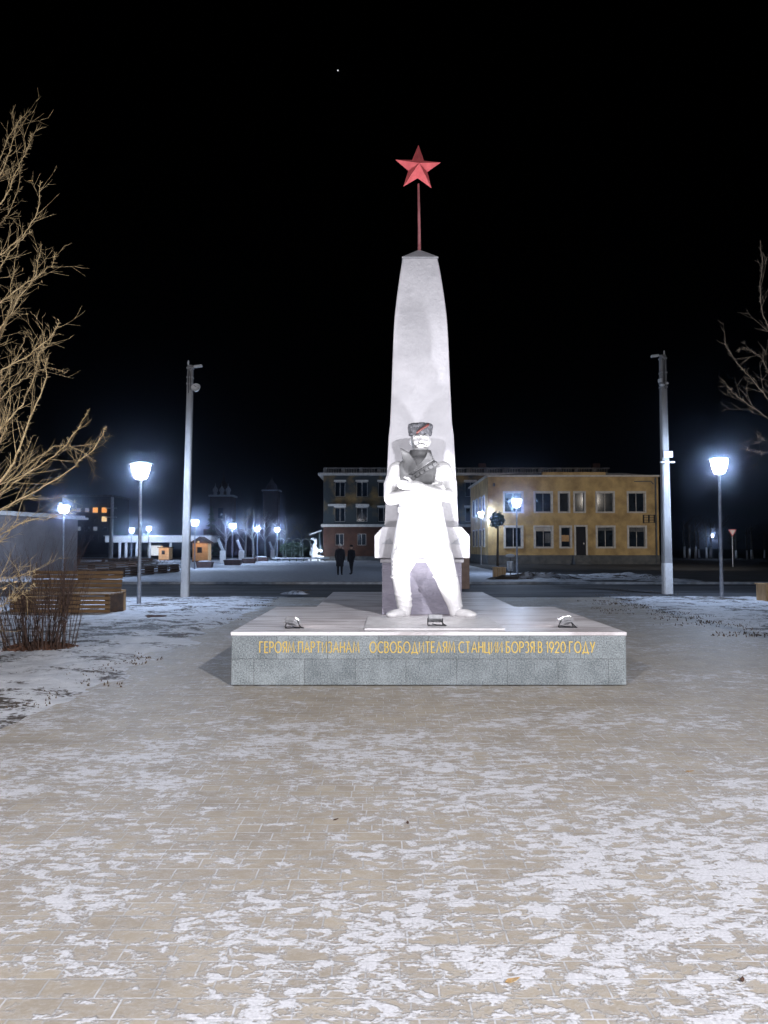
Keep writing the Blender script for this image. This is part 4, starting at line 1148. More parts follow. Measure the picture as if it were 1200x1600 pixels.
def limb_path(mb, px_pts, Y0, Y1, r0, r1, start=None, twigs=9, leafs=None, tl=0.45):
    n_ = len(px_pts)
    P_ = [dp(px, py, Y0+(Y1-Y0)*i/(n_-1)) for i, (px, py) in enumerate(px_pts)]
    if start is not None: P_ = [start] + P_
    # Catmull-Rom
    out = []
    for i in range(len(P_)-1):
        a = P_[max(i-1,0)]; b_ = P_[i]; c_ = P_[i+1]; d_ = P_[min(i+2,len(P_)-1)]
        for k in range(5):
            t = k/5
            out.append(0.5*((2*b_)+(-a+c_)*t+(2*a-5*b_+4*c_-d_)*t*t+(-a+3*b_-3*c_+d_)*t**3))
    out.append(P_[-1])
    m_ = len(out)
    for i in range(1, m_-1): out[i] = out[i]+Vector((random.gauss(0,0.006),random.gauss(0,0.01),random.gauss(0,0.006)))
    rads = [r0+(r1-r0)*i/(m_-1) for i in range(m_)]
    mb.tube(out, rads, 7, cap=False)
    for _ in range(twigs):
        t = random.uniform(0.12, 0.98); i = min(int(t*(m_-1)), m_-2)
        ax = (out[i+1]-out[i]).normalized()
        side = Vector((random.gauss(0,1), random.gauss(0,0.8), random.gauss(0.2,1))); side -= ax*side.dot(ax); side.normalize()
        branch(mb, out[i], (ax*0.85+side*0.55), tl*random.uniform(0.35,1.25)*(1.15-0.5*t), rads[i]*0.36+0.0008, 1, 0.25, 4, spread=0.6, kids=(2,4), leafs=leafs)
    for _ in range(int(m_*5)):      # short spur shoots
        t = random.uniform(0.05, 0.99); i = min(int(t*(m_-1)), m_-2)
        ax = (out[i+1]-out[i]).normalized(); p = out[i].lerp(out[i+1], random.random())
        side = Vector((random.gauss(0,1), random.gauss(0,1), random.gauss(0,1))); side -= ax*side.dot(ax); side.normalize()
        mb.tube([p, p+(ax*0.5+side)*random.uniform(0.012,0.04)], [0.0028,0.0016], 3, cap=False)
def leaf_mesh(spots, parent, m):
    for p in spots:
        a = random.uniform(0, PI); s = random.uniform(0.02, 0.035)
        u = Vector((math.cos(a), 0.3, math.sin(a)))*s; v = Vector((-math.sin(a)*0.5, 0.4, math.cos(a)*0.5))*s
        q = p-parent.location
        MB().add([q-u, q+v*0.7, q+u, q-v*0.7], [(0,1,2),(0,2,3)]).build('leaf', m, parent, weld=False, fix=False)
# left larch near the camera
random.seed(21)
TL = Vector((-5.5, 8.4, 0))
lt = thing('larch_tree', TL, 0, 'bare larch reaching in from the left edge with upswept twiggy branches', 'tree')
mb = MB(); tp = []; trs = []
for i in range(9):
    z = i*1.02; tp.append(Vector((0.03*math.sin(i*1.3)+0.02*i, 0.04*math.cos(i), z))); trs.append(0.15*(1-i/9.5))
mb.tube(tp, trs, 12); mb.build('trunk', M['bark'], lt, smooth=True)
mb = MB(); lf = []
def lstart(z): return TL+Vector((0.02*z, 0, z))
limbs = [
 ([(-40,822),(0,797),(60,765),(110,733),(145,702),(167,667)], 8.3, 7.7, 0.022, 0.005, 1.2),
 ([(-40,800),(5,768),(50,735),(92,706),(120,672),(139,640)], 8.6, 8.3, 0.022, 0.004, 1.4),
 ([(-30,775),(10,740),(34,690),(52,640),(70,598),(72,560)], 8.1, 8.0, 0.030, 0.006, 1.6),
 ([(-30,790),(20,748),(60,715),(100,695),(150,720)], 8.9, 9.2, 0.016, 0.004, 1.5),
 ([(-30,690),(10,660),(45,610),(62,560),(70,520)], 8.4, 8.7, 0.022, 0.004, 2.2),
 ([(-30,600),(5,578),(45,553),(78,527),(92,500)], 8.0, 7.8, 0.020, 0.004, 2.7),
 ([(-30,650),(10,615),(40,590),(75,575),(104,582)], 8.7, 9.0, 0.014, 0.003, 2.5),
 ([(-30,540),(5,505),(30,465),(55,430),(64,380)], 8.5, 8.6, 0.022, 0.004, 3.1),
 ([(-30,500),(5,468),(45,440),(75,420),(88,396)], 8.2, 8.0, 0.018, 0.004, 3.4),
 ([(-30,430),(5,395),(35,368),(58,335),(63,282)], 8.4, 8.3, 0.020, 0.004, 3.9),
 ([(-30,350),(5,312),(25,268),(42,235),(50,208)], 8.3, 8.2, 0.018, 0.003, 4.6),
 ([(-30,300),(0,245),(20,205),(34,182)], 8.7, 8.8, 0.012, 0.003, 4.9),
 ([(-30,845),(0,836),(40,815),(85,808),(120,795)], 7.9, 7.6, 0.013, 0.003, 1.1),
 ([(-30,930),(0,905),(30,900),(60,888)], 7.6, 7.4, 0.009, 0.003, 0.9),
 ([(-30,980),(0,950),(25,935),(55,912)], 7.5, 7.3, 0.008, 0.002, 0.8),
 ([(-30,560),(0,530),(15,480),(20,430),(30,380)], 8.8, 9.0, 0.016, 0.003, 3.0),
 ([(-30,720),(0,690),(15,640),(15,590),(25,540)], 8.9, 9.1, 0.016, 0.003, 2.0),
]
for pts_, Y0, Y1, r0, r1, zs_ in limbs:
    limb_path(mb, pts_, Y0, Y1, r0*0.55, r1*0.45, lstart(zs_), twigs=15, leafs=lf, tl=0.46)
for k_ in range(0, 16, 2):       # smaller limbs between the main ones, towards the frame edge
    py = 840-k_*40+random.uniform(-15, 15); rch = random.uniform(20, 62)*(1-0.35*abs(k_-6)/10)
    limb_path(mb, [(-40, py+22), (-8, py), (rch*0.45, py-25-random.uniform(0, 20)), (rch, py-60-random.uniform(0, 40))], random.uniform(8.0, 9.2), random.uniform(7.9, 9.4), 0.009, 0.0018, lstart(max(0.8, (855-py)/1200*8.4+0.7)), twigs=13, leafs=lf, tl=0.36)
for k_ in range(22):       # the side of the crown that faces away from the paving
    z = 1.3+0.30*k_; a = random.uniform(0.62*PI, 1.45*PI)
    branch(mb, lstart(z), Vector((math.cos(a), math.sin(a), 0.75)), random.uniform(1.3, 2.2)*(1.15-0.07*k_*0.5), 0.020*(1.2-z/9), 2, 0.35, 6, spread=0.55, kids=(4, 6))
cr = mb.build('crown', M['bark'], lt, weld=False, fix=False, smooth=True)
cr.location = -TL

leaf_mesh(lf, lt, M['leaf'])
# right tree
random.seed(33)
TR = Vector((6.75, 10.6, 0))
rt = thing('larch_tree', TR, 0, 'bare tree at the right edge with thin dark branches over the lamp', 'tree')
mb = MB(); mb.tube([Vector((0,0,0)), Vector((-0.05,0,2)), Vector((0.05,0,4)), Vector((0,0,6.5))], [0.15,0.12,0.08,0.03], 12); mb.build('trunk', M['bark_dark'], rt, smooth=True)
mb = MB(); lf = []
def rstart(z): return TR+Vector((-0.02, 0, z))
for pts_, Y0, Y1, r0, r1, zs_ in [
 ([(1235,665),(1200,622),(1170,588),(1148,562),(1132,537)], 10.4, 10.2, 0.018, 0.004, 2.6),
 ([(1235,680),(1198,652),(1170,632),(1150,618),(1136,603)], 10.2, 9.9, 0.018, 0.004, 2.4),
 ([(1235,560),(1205,520),(1188,470),(1190,420),(1188,375)], 10.5, 10.6, 0.018, 0.004, 3.4),
 ([(1240,690),(1200,706),(1178,706),(1155,700)], 10.3, 10.1, 0.010, 0.003, 2.3),
 ([(1240,640),(1212,600),(1190,560),(1168,545),(1152,548)], 10.7, 10.9, 0.012, 0.003, 2.9)]:
    limb_path(mb, pts_, Y0, Y1, r0*0.34, r1*0.4, rstart(zs_), twigs=12, leafs=lf, tl=0.42)
for k_ in range(18):       # the rest of the crown, beyond the frame
    z = 2.3+0.22*k_; a = random.uniform(-0.5*PI, 0.5*PI)
    branch(mb, rstart(z), Vector((math.cos(a), math.sin(a), 0.8)), random.uniform(1.0, 1.9)*(1.2-0.1*z), 0.018*(1.2-z/8), 2, 0.35, 6, spread=0.55, kids=(4, 6))
cr = mb.build('crown', M['bark_mid'], rt, weld=False, fix=False, smooth=True); cr.location = -TR
# bare trees on the far side of the square
def bare_tree(h, seed, m, n0=11, depth=3):
    random.seed(seed)
    root = thing('bare_tree')
    mb = MB(); tp = [Vector((random.gauss(0,0.06)*i*0.5, random.gauss(0,0.06)*i*0.5, h*0.75*i/6)) for i in range(7)]
    mb.tube(tp, [0.16*(1-i/7.5) for i in range(7)], 8); mb.build('trunk', m, root, smooth=True)
    mb = MB()
    for i in range(n0):
        t = random.uniform(0.3, 1.0); k_ = min(int(t*6), 5); p0 = tp[k_].lerp(tp[k_+1], t*6-k_)
        a = random.uniform(0, 2*PI)
        branch(mb, p0, Vector((math.cos(a)*0.7, math.sin(a)*0.7, 0.65)), h*random.uniform(0.22, 0.42)*(1.3-0.6*t), 0.05, depth-1, 0.3, 5, spread=0.7, kids=(4,6))
    mb.build('crown', m, root, weld=False, fix=False)
    return root
btA = bare_tree(8.0, 4, M['birch']); btB = bare_tree(7.0, 9, M['birch'])
far_trees = [  # px, Y, scale, proto, label
 (352, 100, 0.95, 0, 'bare tree just left of the lamp by the leaning boards'),
 (384, 104, 1.10, 1, 'pale bare tree between the first two lamps right of the kiosk'),
 (396, 98, 1.05, 0, 'pale bare tree close to the middle lamp, on its left'),
 (414, 106, 0.95, 1, 'bare tree between the middle lamp and the lamp nearest the carriage'),
 (446, 108, 1.0, 0, 'spreading bare tree right of the lamp nearest the carriage'),
 (470, 112, 0.9, 1, 'bare tree standing behind the wire carriage'),
 (486, 120, 0.8, 0, 'bare tree at the left corner of the brick building'),
]
for i, (px, Y, s, k_, lab) in enumerate(far_trees):
    src = (btA, btB)[k_]
    first = (i == 0) or (i == 1)
    o = src if first else copy_tree(src)
    q = dp(px, 850, Y); o.location = (q.x, Y, 0); o.scale = (s, s, s); o.rotation_euler.z = i*1.9
    tag(o, lab, 'tree', 'bare trees across the square')
# whitewashed trees far right
random.seed(50)
wt = thing('whitewashed_tree')
MB().tube([(0,0,0),(0.05,0,1.5)], [0.17,0.15], 8).build('whitewash_band', M['whitewash'], wt, smooth=True)
MB().tube([(0.05,0,1.501),(0.0,0.1,3),(0.1,0,5)], [0.15,0.12,0.04], 8).build('trunk', M['bark_dark'], wt, smooth=True)
mb = MB()
for i in range(9):
    a = random.uniform(0, 2*PI); branch(mb, Vector((0.05,0.03,random.uniform(2,4.8))), Vector((math.cos(a),math.sin(a),0.8)), random.uniform(1.2,2.4), 0.04, 1, 0.3, 4, kids=(3,5))
mb.build('crown', M['bark_dark'], wt, weld=False, fix=False)
wtx = [1069, 1076, 1086, 1092, 1104, 1110, 1124, 1150, 1167, 1175, 1194]
order = 'first second third fourth fifth sixth seventh eighth ninth tenth eleventh'.split()
for i, px in enumerate(wtx):
    o = wt if i == 0 else copy_tree(wt)
    Y = 100+random.uniform(0, 18); q = dp(px, 850, Y); o.location = (q.x, Y, 0); sc_ = random.uniform(0.75, 1.15); o.scale = (sc_*random.choice((0.8,1.3)), sc_, sc_); o.rotation_euler.z = random.uniform(0, 6)
    tag(o, f'{order[i]} whitewashed trunk from the right concrete pole in the far row', 'tree', 'whitewashed trees in the far row')
# clipped evergreen by the yellow house, conifer by the kiosk
def leafy(mb, c, r, n_, s):
    for _ in range(n_):
        d = Vector((random.gauss(0,1), random.gauss(0,1), random.gauss(0,1))).normalized()*(random.random()**0.4)
        bump_ = 0.8+0.35*noise.noise(d*2.3+Vector(c))
        p = Vector(c)+Vector((d.x*r[0], d.y*r[1], d.z*r[2]))*bump_
        u = Vector((random.gauss(0,1),random.gauss(0,1),random.gauss(0,1))).normalized()*s; v = u.orthogonal().normalized()*s*0.6
        mb.add([p-u, p+v, p+u, p-v], [(0,1,2,3)])
q = dp(777, 812, 66.0)
gt = thing('round_tree', (q.x, 66.0, 0), 0, 'dark round headed tree at the corner of the yellow house', 'tree')
MB().tube([(0,0,0),(0.05,0,q.z-0.6)], [0.12,0.08], 8).build('trunk', M['bark_dark'], gt, smooth=True)
mb = MB(); leafy(mb, (0,0,q.z), (0.85,0.85,0.85), 1500, 0.09); mb.build('crown', M['needle'], gt, weld=False, fix=False)
q = dp(330, 850, 99.0)
cf = thing('conifer', (q.x, 99.0, 0), 0, 'dim green conifer rising behind the orange kiosk', 'tree')
MB().tube([(0,0,0),(0,0,6.8)], [0.14,0.02], 8).build('trunk', M['bark_dark'], cf, smooth=True)
mb = MB()
for _ in range(2600):
    z = 0.9+6.0*random.random()**1.2; r = (7.0-z)*0.30*math.sqrt(random.random()); a = random.uniform(0, 2*PI)
    p = Vector((r*math.cos(a), r*math.sin(a), z-0.25*r+0.12*math.sin(z*9))); u = Vector((math.cos(a),math.sin(a),-0.4))*0.16; v = Vector((-math.sin(a),math.cos(a),0))*0.05
    mb.add([p-u, p+v, p+u, p-v], [(0,1,2,3)])
mb.build('crown', M['needle'], cf, weld=False, fix=False)

# ---- shrub, near left
random.seed(5)
sc = gp(62, 1016)
sh = thing('shrub', sc, 0, 'bare multi stemmed shrub on a mound of brown litter', 'shrub')
mb = MB()
for i in range(115):
    a = random.uniform(0, 2*PI); q_ = 0.46*math.sqrt(random.random())
    p = Vector((q_*math.cos(a)*1.15, q_*math.sin(a), 0.02))
    lean = Vector((p.x*0.45+random.gauss(0,0.10), p.y*0.45+random.gauss(0,0.10), 1.0))
    branch(mb, p, lean, random.uniform(0.85, 1.55), random.uniform(0.004, 0.009), 1, 0.12, 6, spread=0.36, kids=(4,7))
mb.build('stem', M['shrub'], sh, weld=False, fix=False, smooth=True)
mb = MB()
vs = []; fs = []; NR, NA = 10, 40
for i in range(NR+1):
    for j in range(NA):
        a = 2*PI*j/NA; r = i/NR; k_ = 1+0.18*noise.noise(Vector((math.cos(a)*1.5, math.sin(a)*1.5, 1)))
        x, y = 0.62*r*k_*math.cos(a), 0.50*r*k_*math.sin(a)
        vs.append((x, y, 0.10*(1-r*r)+0.03*noise.fractal((x*9,y*9,0),1,2,3)*(1-r)+0.01*(1-r)))
for i in range(NR):
    for j in range(NA):
        j2 = (j+1) % NA; fs.append((i*NA+j, (i+1)*NA+j, (i+1)*NA+j2, i*NA+j2))
mb.add(vs, fs)
for _ in range(700):
    a = random.uniform(0, 2*PI); r = math.sqrt(random.random())*1.05; p = Vector((0.62*r*math.cos(a), 0.5*r*math.sin(a), max(0.02, 0.11*(1-r*r)+0.012)))
    u = Vector((random.gauss(0,1),random.gauss(0,1),random.gauss(0,0.5))).normalized()*0.035; v = u.orthogonal().normalized()*0.02
    mb.add([p-u, p+v, p+u, p-v], [(0,1,2,3)])
mb.build('litter_mound', M['litter'], sh, weld=False, fix=False)

# ================================================================== SMALLER THINGS
# ---- big slatted bench, left
def bench(loc, L, label, rz=0.0):
    r = thing('slatted_bench', loc, rz, label, 'bench')
    mb = MB()   # front skirt and seat, x from -L to 0
    for i in range(4): mb.box(-L,0,0.06+0.092*i,0,0.035,0.06+0.092*i+0.072)
    mb.build('front_skirt', M['wood'], r, bevel=0.004)
    mb = MB()
    for i in range(6): mb.box(-L,-0.02+0.115*i,0.435,0,-0.02+0.115*i+0.092,0.47)
    mb.build('seat', M['wood'], r, bevel=0.004)
    mb = MB()
    for i in range(5): mb.obox(Matrix.Translation((-L/2-0.10, 0.70+0.018*i, 0.50+0.098*i)) @ Matrix.Rotation(-0.15, 4, 'X'), L-0.1, 0.035, 0.078)
    mb.build('backrest', M['wood'], r, bevel=0.004)
    MB().box(-0.22,0.735,0.01,-0.10,0.83,0.50).build('end_post', M['wood_pale'], r, bevel=0.006)
    for x in (-L+0.1, -L*0.5, -0.1):
        MB().box(x-0.04,0.04,0.0,x+0.04,0.66,0.43).build('support', M['wood_dark'], r)
    return r
bn = bench(gp(171, 962), 2.4, 'long slatted orange brown wooden bench behind the shrub', R(-3))
bn.scale = (1, 1.5, 1.08)
# ---- dark long borders behind
def border(a, b_, h, wd, name, m, label):
    a = Vector(a); b_ = Vector(b_); L = (b_-a).length
    o = thing(name, a, math.atan2((b_-a).y, (b_-a).x), label, 'bench')
    mb = MB()
    for i in range(3): mb.box(0,-0.02,0.06+i*h/3,L,0.03,0.06+i*h/3+h/3-0.05)
    mb.build('side_plank', m, o); 
    mb = MB()
    for i in range(4): mb.box(0,0.04+i*wd/4,h+0.04,L,0.04+i*wd/4+wd/4-0.03,h+0.08)
    mb.build('seat', m, o)
    n_ = int(L/2)+1
    for i in range(n_): MB().box(0.1+i*(L-0.3)/max(1,n_-1),0.05,0,0.22+i*(L-0.3)/max(1,n_-1),wd,h+0.035).build('support', m, o)
    return o
border((gp(122,890).x, 46.0, 0), (gp(222,888).x, 57.0, 0), 0.45, 0.6, 'plank_bench', M['wood_dark'], 'dark plank bench running back beside the low grey building')
border((gp(150,905).x, 37.5, 0), (gp(285,893).x, 50.0, 0), 0.42, 0.6, 'plank_bench', M['wood_dark'], 'longest dark plank bench crossing behind the near lamp post')
border((gp(135,878).x, 64.0, 0), (gp(262,880).x, 72.0, 0), 0.5, 0.6, 'plank_bench', M['wood_dark'], 'farthest dark plank bench, in front of the canopy')
# snow lumps on rubble bed
def heap(loc, rx_, ry_, h, m, label, cat, name, seed=0):
    vs = []; fs = []; NR, NA = 9, 30
    for i in range(NR+1):
        for j in range(NA):
            a = 2*PI*j/NA; r = i/NR; k_ = 1+0.3*noise.noise(Vector((math.cos(a)*2+seed, math.sin(a)*2, 1)))
            x, y = rx_*r*k_*math.cos(a), ry_*r*k_*math.sin(a)
            z = h*(1-r*r)*(0.7+0.9*abs(noise.fractal((x*1.7+seed,y*1.7,0),1,2,4)))
            vs.append((x, y, z))
    for i in range(NR):
        for j in range(NA):
            j2 = (j+1) % NA; fs.append((i*NA+j, (i+1)*NA+j, (i+1)*NA+j2, i*NA+j2))
    mb = MB(); mb.add(vs, fs); o = mb.build(name, m, weld=False, fix=False); o.location = loc
    return tag(o, label, cat)
M['rubble'] = m_snow_lawn('rubble_mat', 0.47, 0.56, (0.35,0.36,0.4), (0.55,0.56,0.6))
heap((gp(215,880).x, 75, 0), 3.2, 1.6, 0.6, M['rubble'], 'snow dusted rubble heap in front of the canopy', 'heap', 'rubble_heap', 3)
heap((gp(262,886).x, 60, 0), 2.6, 1.3, 0.45, M['rubble'], 'snow dusted rubble heap left of the concrete pole foot', 'heap', 'rubble_heap', 8)
heap(gp(243,966), 0.34, 0.22, 0.10, M['litter'], 'clump of dark dead grass on the snow, left lawn', 'grass clump', 'grass_clump', 5)
heap(gp(462,928), 0.55, 0.3, 0.12, M['rubble'], 'small clump of snowy grass at the road edge left of the monument', 'grass clump', 'grass_clump', 9)
heap((gp(171,871).x*0.62, 76, 0), 0.9, 0.5, 0.5, M['wood_pale'], 'pale mound at the foot of the wire pole', 'heap', 'mound', 2)
heap((gp(840,906).x, 38.8, 0), 2.4, 0.7, 0.32, M['rubble'], 'low bank of dark earth and snow before the yellow house', 'bank', 'earth_bank', 4)
# ---- planters
def planter(loc, w_, d_, h_, m, label, plant=False, slat=True):
    r = thing('wooden_planter', loc, 0, label, 'planter')
    mb = MB(); n_ = max(3, int(w_/0.12))
    for i in range(n_):
        xa = -w_/2+w_*i/n_; 
        mb.box(xa+0.006,-d_/2,0.03,xa+w_/n_-0.006,-d_/2+0.03,h_); mb.box(xa+0.006,d_/2-0.03,0.03,xa+w_/n_-0.006,d_/2,h_)
    for i in range(max(3, int(d_/0.12))):
        k_ = max(3, int(d_/0.12)); ya = -d_/2+0.032+(d_-0.064)*i/k_
        mb.box(-w_/2,ya+0.005,0.03,-w_/2+0.03,ya+(d_-0.064)/k_-0.005,h_); mb.box(w_/2-0.03,ya+0.005,0.03,w_/2,ya+(d_-0.064)/k_-0.005,h_)
    mb.build('plank_side', m, r)
    MB().box(-w_/2+0.04,-d_/2+0.04,0.0,w_/2-0.04,d_/2-0.04,h_-0.05).build('soil', M['snowcap'], r)
    mb = MB(); mb.box(-w_/2-0.03,-d_/2-0.03,h_+0.002,w_/2+0.03,-d_/2+0.06,h_+0.035); mb.box(-w_/2-0.03,d_/2-0.06,h_+0.002,w_/2+0.03,d_/2+0.03,h_+0.035)
    mb.box(-w_/2-0.03,-d_/2+0.062,h_+0.002,-w_/2+0.06,d_/2-0.062,h_+0.035); mb.box(w_/2-0.06,-d_/2+0.062,h_+0.002,w_/2+0.03,d_/2-0.062,h_+0.035)
    mb.build('rim', m, r)
    return r
q = gp(1206, 940); planter((q.x, q.y, 0), 0.62, 0.62, 0.50, M['wood_pale'], 'wooden plank planter at the right edge on the snow')
q = gp(780, 904); planter((q.x, q.y, 0), 0.62, 0.5, 0.55, M['wood_pale'], 'small wooden planter with snowy top before the yellow house')
q = gp(793, 903)
sb = thing('litter_bin', (q.x+0.25, q.y+0.6, 0), 0, 'litter bin with a pale snowy dome lid behind the small wooden planter', 'bin')
MB().box(-0.02,-0.02,0,0.02,0.02,1.1).build('post', M['black'], sb)
MB().ell((0,0,1.15), (0.26,0.2,0.09), 14).build('lid', M['snowcap'], sb, smooth=True)
MB().lathe([(0.14,0.35),(0.17,0.5),(0.18,0.85),(0.16,0.86)], 14).build('bucket', M['galv'], sb)
# planters and boards along the far side of the square
def tub(px, py, w_, label):
    q = gp(px, py); r = thing('planter_tub', q, 0, label, 'planter', 'planter tubs along the far side of the square')
    MB().prism([(-w_*0.42,0),(w_*0.42,0),(w_*0.5,0.62),(-w_*0.5,0.62)], 'y', -0.45, 0.45).build('tub', M['tub'], r, bevel=0.03)
    r.scale = (0.85, 0.85, 0.75)
    MB().ell((0,0,0.62), (w_*0.42,0.38,0.14), 12).build('snow_top', M['snowcap'], r, smooth=True)
    return r
tub(320, 887, 1.5, 'brown planter tub below the kiosk, nearest of its row')
tub(364, 883, 1.9, 'snow topped planter tub at the foot of the lamp by the leaning boards')
tub(389, 880, 1.6, 'planter tub right of the second leaning white board')
tub(408, 877, 1.9, 'reddish planter tub below the middle lamp')
def board(px, py, label):
    q = gp(px, py); r = thing('leaning_board', q, 0, label, 'board', 'leaning white boards by the planters')
    MB().box(-0.28,-0.1,0,0.28,0.1,1.25).build('foot', M['white_stone'], r, bevel=0.02)
    MB().obox(Matrix.Translation((-0.22,0.05,1.75)) @ Matrix.Rotation(-0.42, 4, 'Y'), 0.28, 0.08, 1.3).build('panel', M['galv'], r, bevel=0.02)
    return r
board(348, 880, 'leaning white board left of the lamp, nearest the kiosk')
board(377, 878.5, 'leaning white board between two planter tubs right of the lamp')
board(426, 873, 'leaning white board at the foot of the lamp nearest the carriage')
# wire carriage with evergreen and white figure
q = gp(470, 877)
cg = thing('carriage_sculpture', (q.x, q.y, 0), 0, 'wire hoop carriage filled with evergreen at the edge of the square', 'sculpture')
MB().box(-3.2,-0.6,0.28,3.2,0.8,0.42).build('platform', M['snowcap'], cg, bevel=0.03)
for i in range(8): MB().box(-2.9+0.8*i,-0.5,0.0,-2.75+0.8*i,-0.35,0.278).build('leg', M['wire'], cg)
for i in range(4):
    cx = -2.3+0.95*i; pts_ = []
    for k_ in range(13):
        a = PI*k_/12; pts_.append((cx+0.62*math.cos(a), -0.2, 1.6+0.95*math.sin(a)))
    MB().tube([(cx+0.62,-0.2,0.42)]+pts_+[(cx-0.62,-0.2,0.42)], 0.045, 6).build('hoop', M['wire'], cg)
random.seed(3)
mb = MB(); leafy(mb, (-0.9,0.1,1.45), (1.9,0.6,1.0), 1800, 0.11); mb.build('evergreen', M['needle'], cg, weld=False, fix=False)
q2 = gp(492, 876)
wf = thing('white_figure', (q2.x, q2.y-1.0, 0.0), 0, 'bright white garden sculpture of a bent bird on a pedestal by the carriage', 'sculpture')
b = MB()
sc2 = q2.y/1200
def wfp(px, py): return ((px-492)*sc2, 0, (876-py)*sc2)
b.caps([wfp(489,842), wfp(494,844), wfp(494,850), wfp(491,853)], [0.14,0.2,0.18,0.15], 10)
b.caps([wfp(492,853), wfp(494,860), wfp(491,868), wfp(489,874)], [0.24,0.42,0.30,0.2], 12)
b.caps([wfp(490,856), wfp(487,862), wfp(486,867)], [0.16,0.14,0.08], 10)
b.caps([wfp(494,868), wfp(500,870), wfp(506,870)], [0.2,0.18,0.12], 10)
fuse(b, 'body', M['white_stone'], wf, 0.05, 3)
MB().box(-0.7,-0.45,0,0.7,0.45,0.18).build('pedestal', M['white_stone'], wf, bevel=0.02)
q3 = gp(492, 876)
pq = thing('tilted_beam', (dp(492,833,q3.y+1.5).x, q3.y+1.5, 0), 0, 'white tilted barrier beam on a post above the white sculpture', 'barrier')
zbm = dp(492, 832, q3.y+1.5).z
MB().obox(Matrix.Translation((0.1,0,zbm)) @ Matrix.Rotation(-0.33, 4, 'Y'), 1.6, 0.12, 0.15).build('beam', M['white_plastic'], pq, bevel=0.02)
MB().tube([(0.55,0.12,0),(0.55,0.12,zbm+0.1)], 0.06, 8).build('post', M['wire'], pq)
light('carriage_light', 'POINT', 160, (0.8, 0.9, 1.0), wf, (0.9,-1.3,1.2), 0.1)
MB().lathe([(0.03,1.12),(0.10,1.15),(0.10,1.26),(0.04,1.3)], 10, (0.9,-1.3,0)).build('spot_head', M['bulb'], wf)
MB().tube([(0.9,-1.3,0),(0.9,-1.3,1.12)], 0.025, 6).build('spot_post', M['black'], wf)
# brown post behind the obelisk
q = gp(727, 920)
bp_ = thing('brown_post', q, 0, 'brown square pillar half hidden behind the right of the obelisk', 'pillar')
MB().box(-0.15,-0.15,0,0.15,0.15,1.25).build('shaft', M['brown'], bp_, bevel=0.01)
MB().box(-0.19,-0.19,1.252,0.19,0.19,1.32).build('coping', M['brown'], bp_, bevel=0.01)
# give way sign
q = dp(1144, 831, 62.0)
gw = thing('give_way_sign', (q.x, 62.0, 0), 0, 'small white inverted triangle give way sign right of the lamp post', 'road sign')
s_ = 0.34
MB().prism([(-s_,q.z+0.2),(s_,q.z+0.2),(0,q.z-0.4)], 'y', -0.05, -0.02).build('sign_panel', M['red'], gw)
MB().prism([(-s_*0.72,q.z+0.145),(s_*0.72,q.z+0.145),(0,q.z-0.28)], 'y', -0.056, -0.051).build('sign_face', M['white_plastic'], gw)
MB().tube([(0,0,0),(0,0,q.z+0.2)], 0.03, 8).build('post', M['galv'], gw)

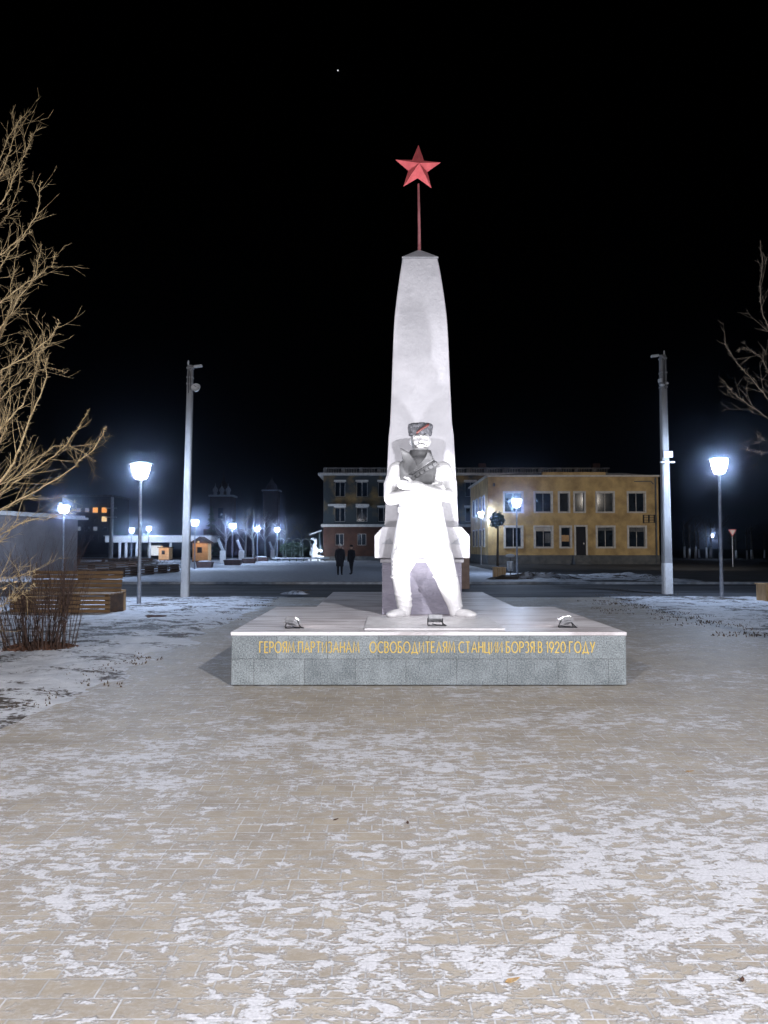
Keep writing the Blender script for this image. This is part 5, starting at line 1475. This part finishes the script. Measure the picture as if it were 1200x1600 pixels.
# ---- two people in the distance
def person(px, py, h, label, turn, hat, hem=0.72, step=0.0, wide=1.0):
    q = gp(px, py)
    root = thing('person', q, turn, label, 'person')
    k_ = h/1.75; b = MB()
    def V3(x, y, z): return (x*k_, y*k_, z*k_)
    def cp_(p, r): b.caps([V3(*a) for a in p], [x*k_ for x in r], 12)
    for s in (-1, 1):
        cp_([(s*0.09,0,0.88),(s*0.10,-0.01-s*step*0.5,0.48),(s*0.10,0.02-s*step,0.09)], [0.10,0.075,0.055])
        b.ell(V3(s*0.105,-0.06-s*step,0.05), (0.05*k_,0.13*k_,0.05*k_), 12)
        cp_([(s*0.19,0,1.40),(s*0.25,0.01,1.12),(s*0.22,-0.06,0.88)], [0.075,0.062,0.05])
        hx_, hy_, hz_ = s*0.215, -0.08, 0.80
        b.ell(V3(hx_,hy_,hz_), (0.028*k_,0.042*k_,0.055*k_), 10)
        for f_ in range(4): cp_([(hx_,hy_-0.03+0.02*f_,hz_-0.045),(hx_,hy_-0.035+0.02*f_,hz_-0.10+0.008*abs(f_-1.4))], [0.0095,0.008])
        cp_([(hx_-s*0.01,hy_-0.04,hz_),(hx_-s*0.01,hy_-0.065,hz_-0.045)], [0.011,0.009])
    b.loft([(c[0]*k_, c[1]*k_, c[2]*k_, c[3]*k_*wide, c[4]*k_) for c in [(0,0,hem,0.20,0.15),(0,0,0.95,0.185,0.14),(0,0,1.15,0.175,0.13),(0,0,1.35,0.20,0.135),(0,0,1.45,0.15,0.10),(0,0,1.52,0.07,0.065)]], 20)
    fuse(b, 'body', M['cloth_dark'], root, 0.02, 2)
    b = MB()
    b.ell(V3(0,-0.01,1.63), (0.078*k_,0.095*k_,0.118*k_), 16); b.ell(V3(0,-0.04,1.565), (0.055*k_,0.06*k_,0.05*k_), 12)
    cp_([(0,0,1.48),(0,0,1.58)], [0.055,0.055])
    cp_([(0,-0.10,1.65),(0,-0.125,1.615)], [0.012,0.016])
    for s in (-1, 1):
        b.ell(V3(s*0.08,0,1.63), (0.012*k_,0.022*k_,0.03*k_), 8); b.ell(V3(s*0.032,-0.095,1.65), (0.014*k_,0.008*k_,0.009*k_), 8)
    cp_([(-0.022,-0.10,1.578),(0.022,-0.10,1.578)], [0.008,0.008])
    fuse(b, 'head', M['skin'], root, 0.014, 2)
    mb = MB()
    mb.lathe([(0.088*k_,1.665*k_),(0.094*k_,1.70*k_),(0.085*k_,1.75*k_),(0.045*k_,1.785*k_),(0.01,1.79*k_)], 16, (0,0.005,0), 1, 1.1)
    if hat: mb.tube([(0.10*k_*math.cos(a*PI/8),0.005+0.11*k_*math.sin(a*PI/8),1.675*k_) for a in range(17)], 0.02*k_, 6)
    mb.build('hat', M['trim'] if hat else M['cloth_dark'], root, smooth=True)
    return root
person(531, 898.5, 1.76, 'person in dark coat with a pale banded hat, standing left of the pair', R(12), True, 0.50, 0.03, 1.12)
person(549, 897.5, 1.70, 'person in dark coat and dark cap, standing right of the pair by the obelisk', R(-38), False, 0.76, 0.13, 0.95)

# ---- fallen leaves on the paving
def fallen(px, py, s, rz, label):
    q = gp(px, py)
    mb = MB(); pts_ = [(-1,0,0.05),(-0.45,0.38,0.16),(0.2,0.42,0.10),(1,0.05,0.28),(0.3,-0.38,0.2),(-0.4,-0.34,0.06)]
    vs = [(x*s, y*s, z*s+0.004) for x, y, z in pts_]+[(0,0,0.006)]
    mb.add(vs, [(i,(i+1)%6,6) for i in range(6)])
    o = mb.build('fallen_leaf', M['leaf'] if s > 0.02 else M['litter'], weld=False, fix=False)
    so = o.modifiers.new('thick', 'SOLIDIFY'); so.thickness = 0.0015
    o.location = q; o.rotation_euler.z = rz; tag(o, label, 'leaf')
fallen(801, 1535, 0.032, 0.3, 'curled orange brown leaf on snowy pavers near the bottom edge')
fallen(1160, 1533, 0.018, 1.0, 'tiny dark leaf on the pavers at the lower right')
fallen(1078, 1207, 0.035, 0.1, 'dark leaf on bare pavers right of the middle')
fallen(525, 1282, 0.020, 0.6, 'dark crumb of leaf on pavers left of the middle')
fallen(637, 1287, 0.020, 1.6, 'small dark leaf on pavers just right of the middle')

# ---- a bright star in the sky
q = ray(528, 110)*1500 + Vector((0,0,EYE))
so = MB().ell((0,0,0), (1.35,1.35,1.35), 10).build('sky_star', emit('star_light_mat', (0.9,0.95,1.0), 0.9)); so.location = q
tag(so, kind='structure')

# ---- thin volume added so the lamps get a halo
if GLOW_HAZE > 0:
    hm = bpy.data.materials.new('glow_haze_mat'); hm.use_nodes = True
    n_ = hm.node_tree.nodes; n_.clear(); o_ = n_.new('ShaderNodeOutputMaterial'); v_ = n_.new('ShaderNodeVolumePrincipled')
    v_.inputs['Density'].default_value = GLOW_HAZE; v_.inputs['Color'].default_value = (0.66,0.76,1,1); v_.inputs['Anisotropy'].default_value = 0.991
    hm.node_tree.links.new(v_.outputs[0], o_.inputs['Volume'])
    hb_ = MB().box(-520,-170,-1.2,520,820,30).build('glow_haze', hm); tag(hb_, kind='stuff')
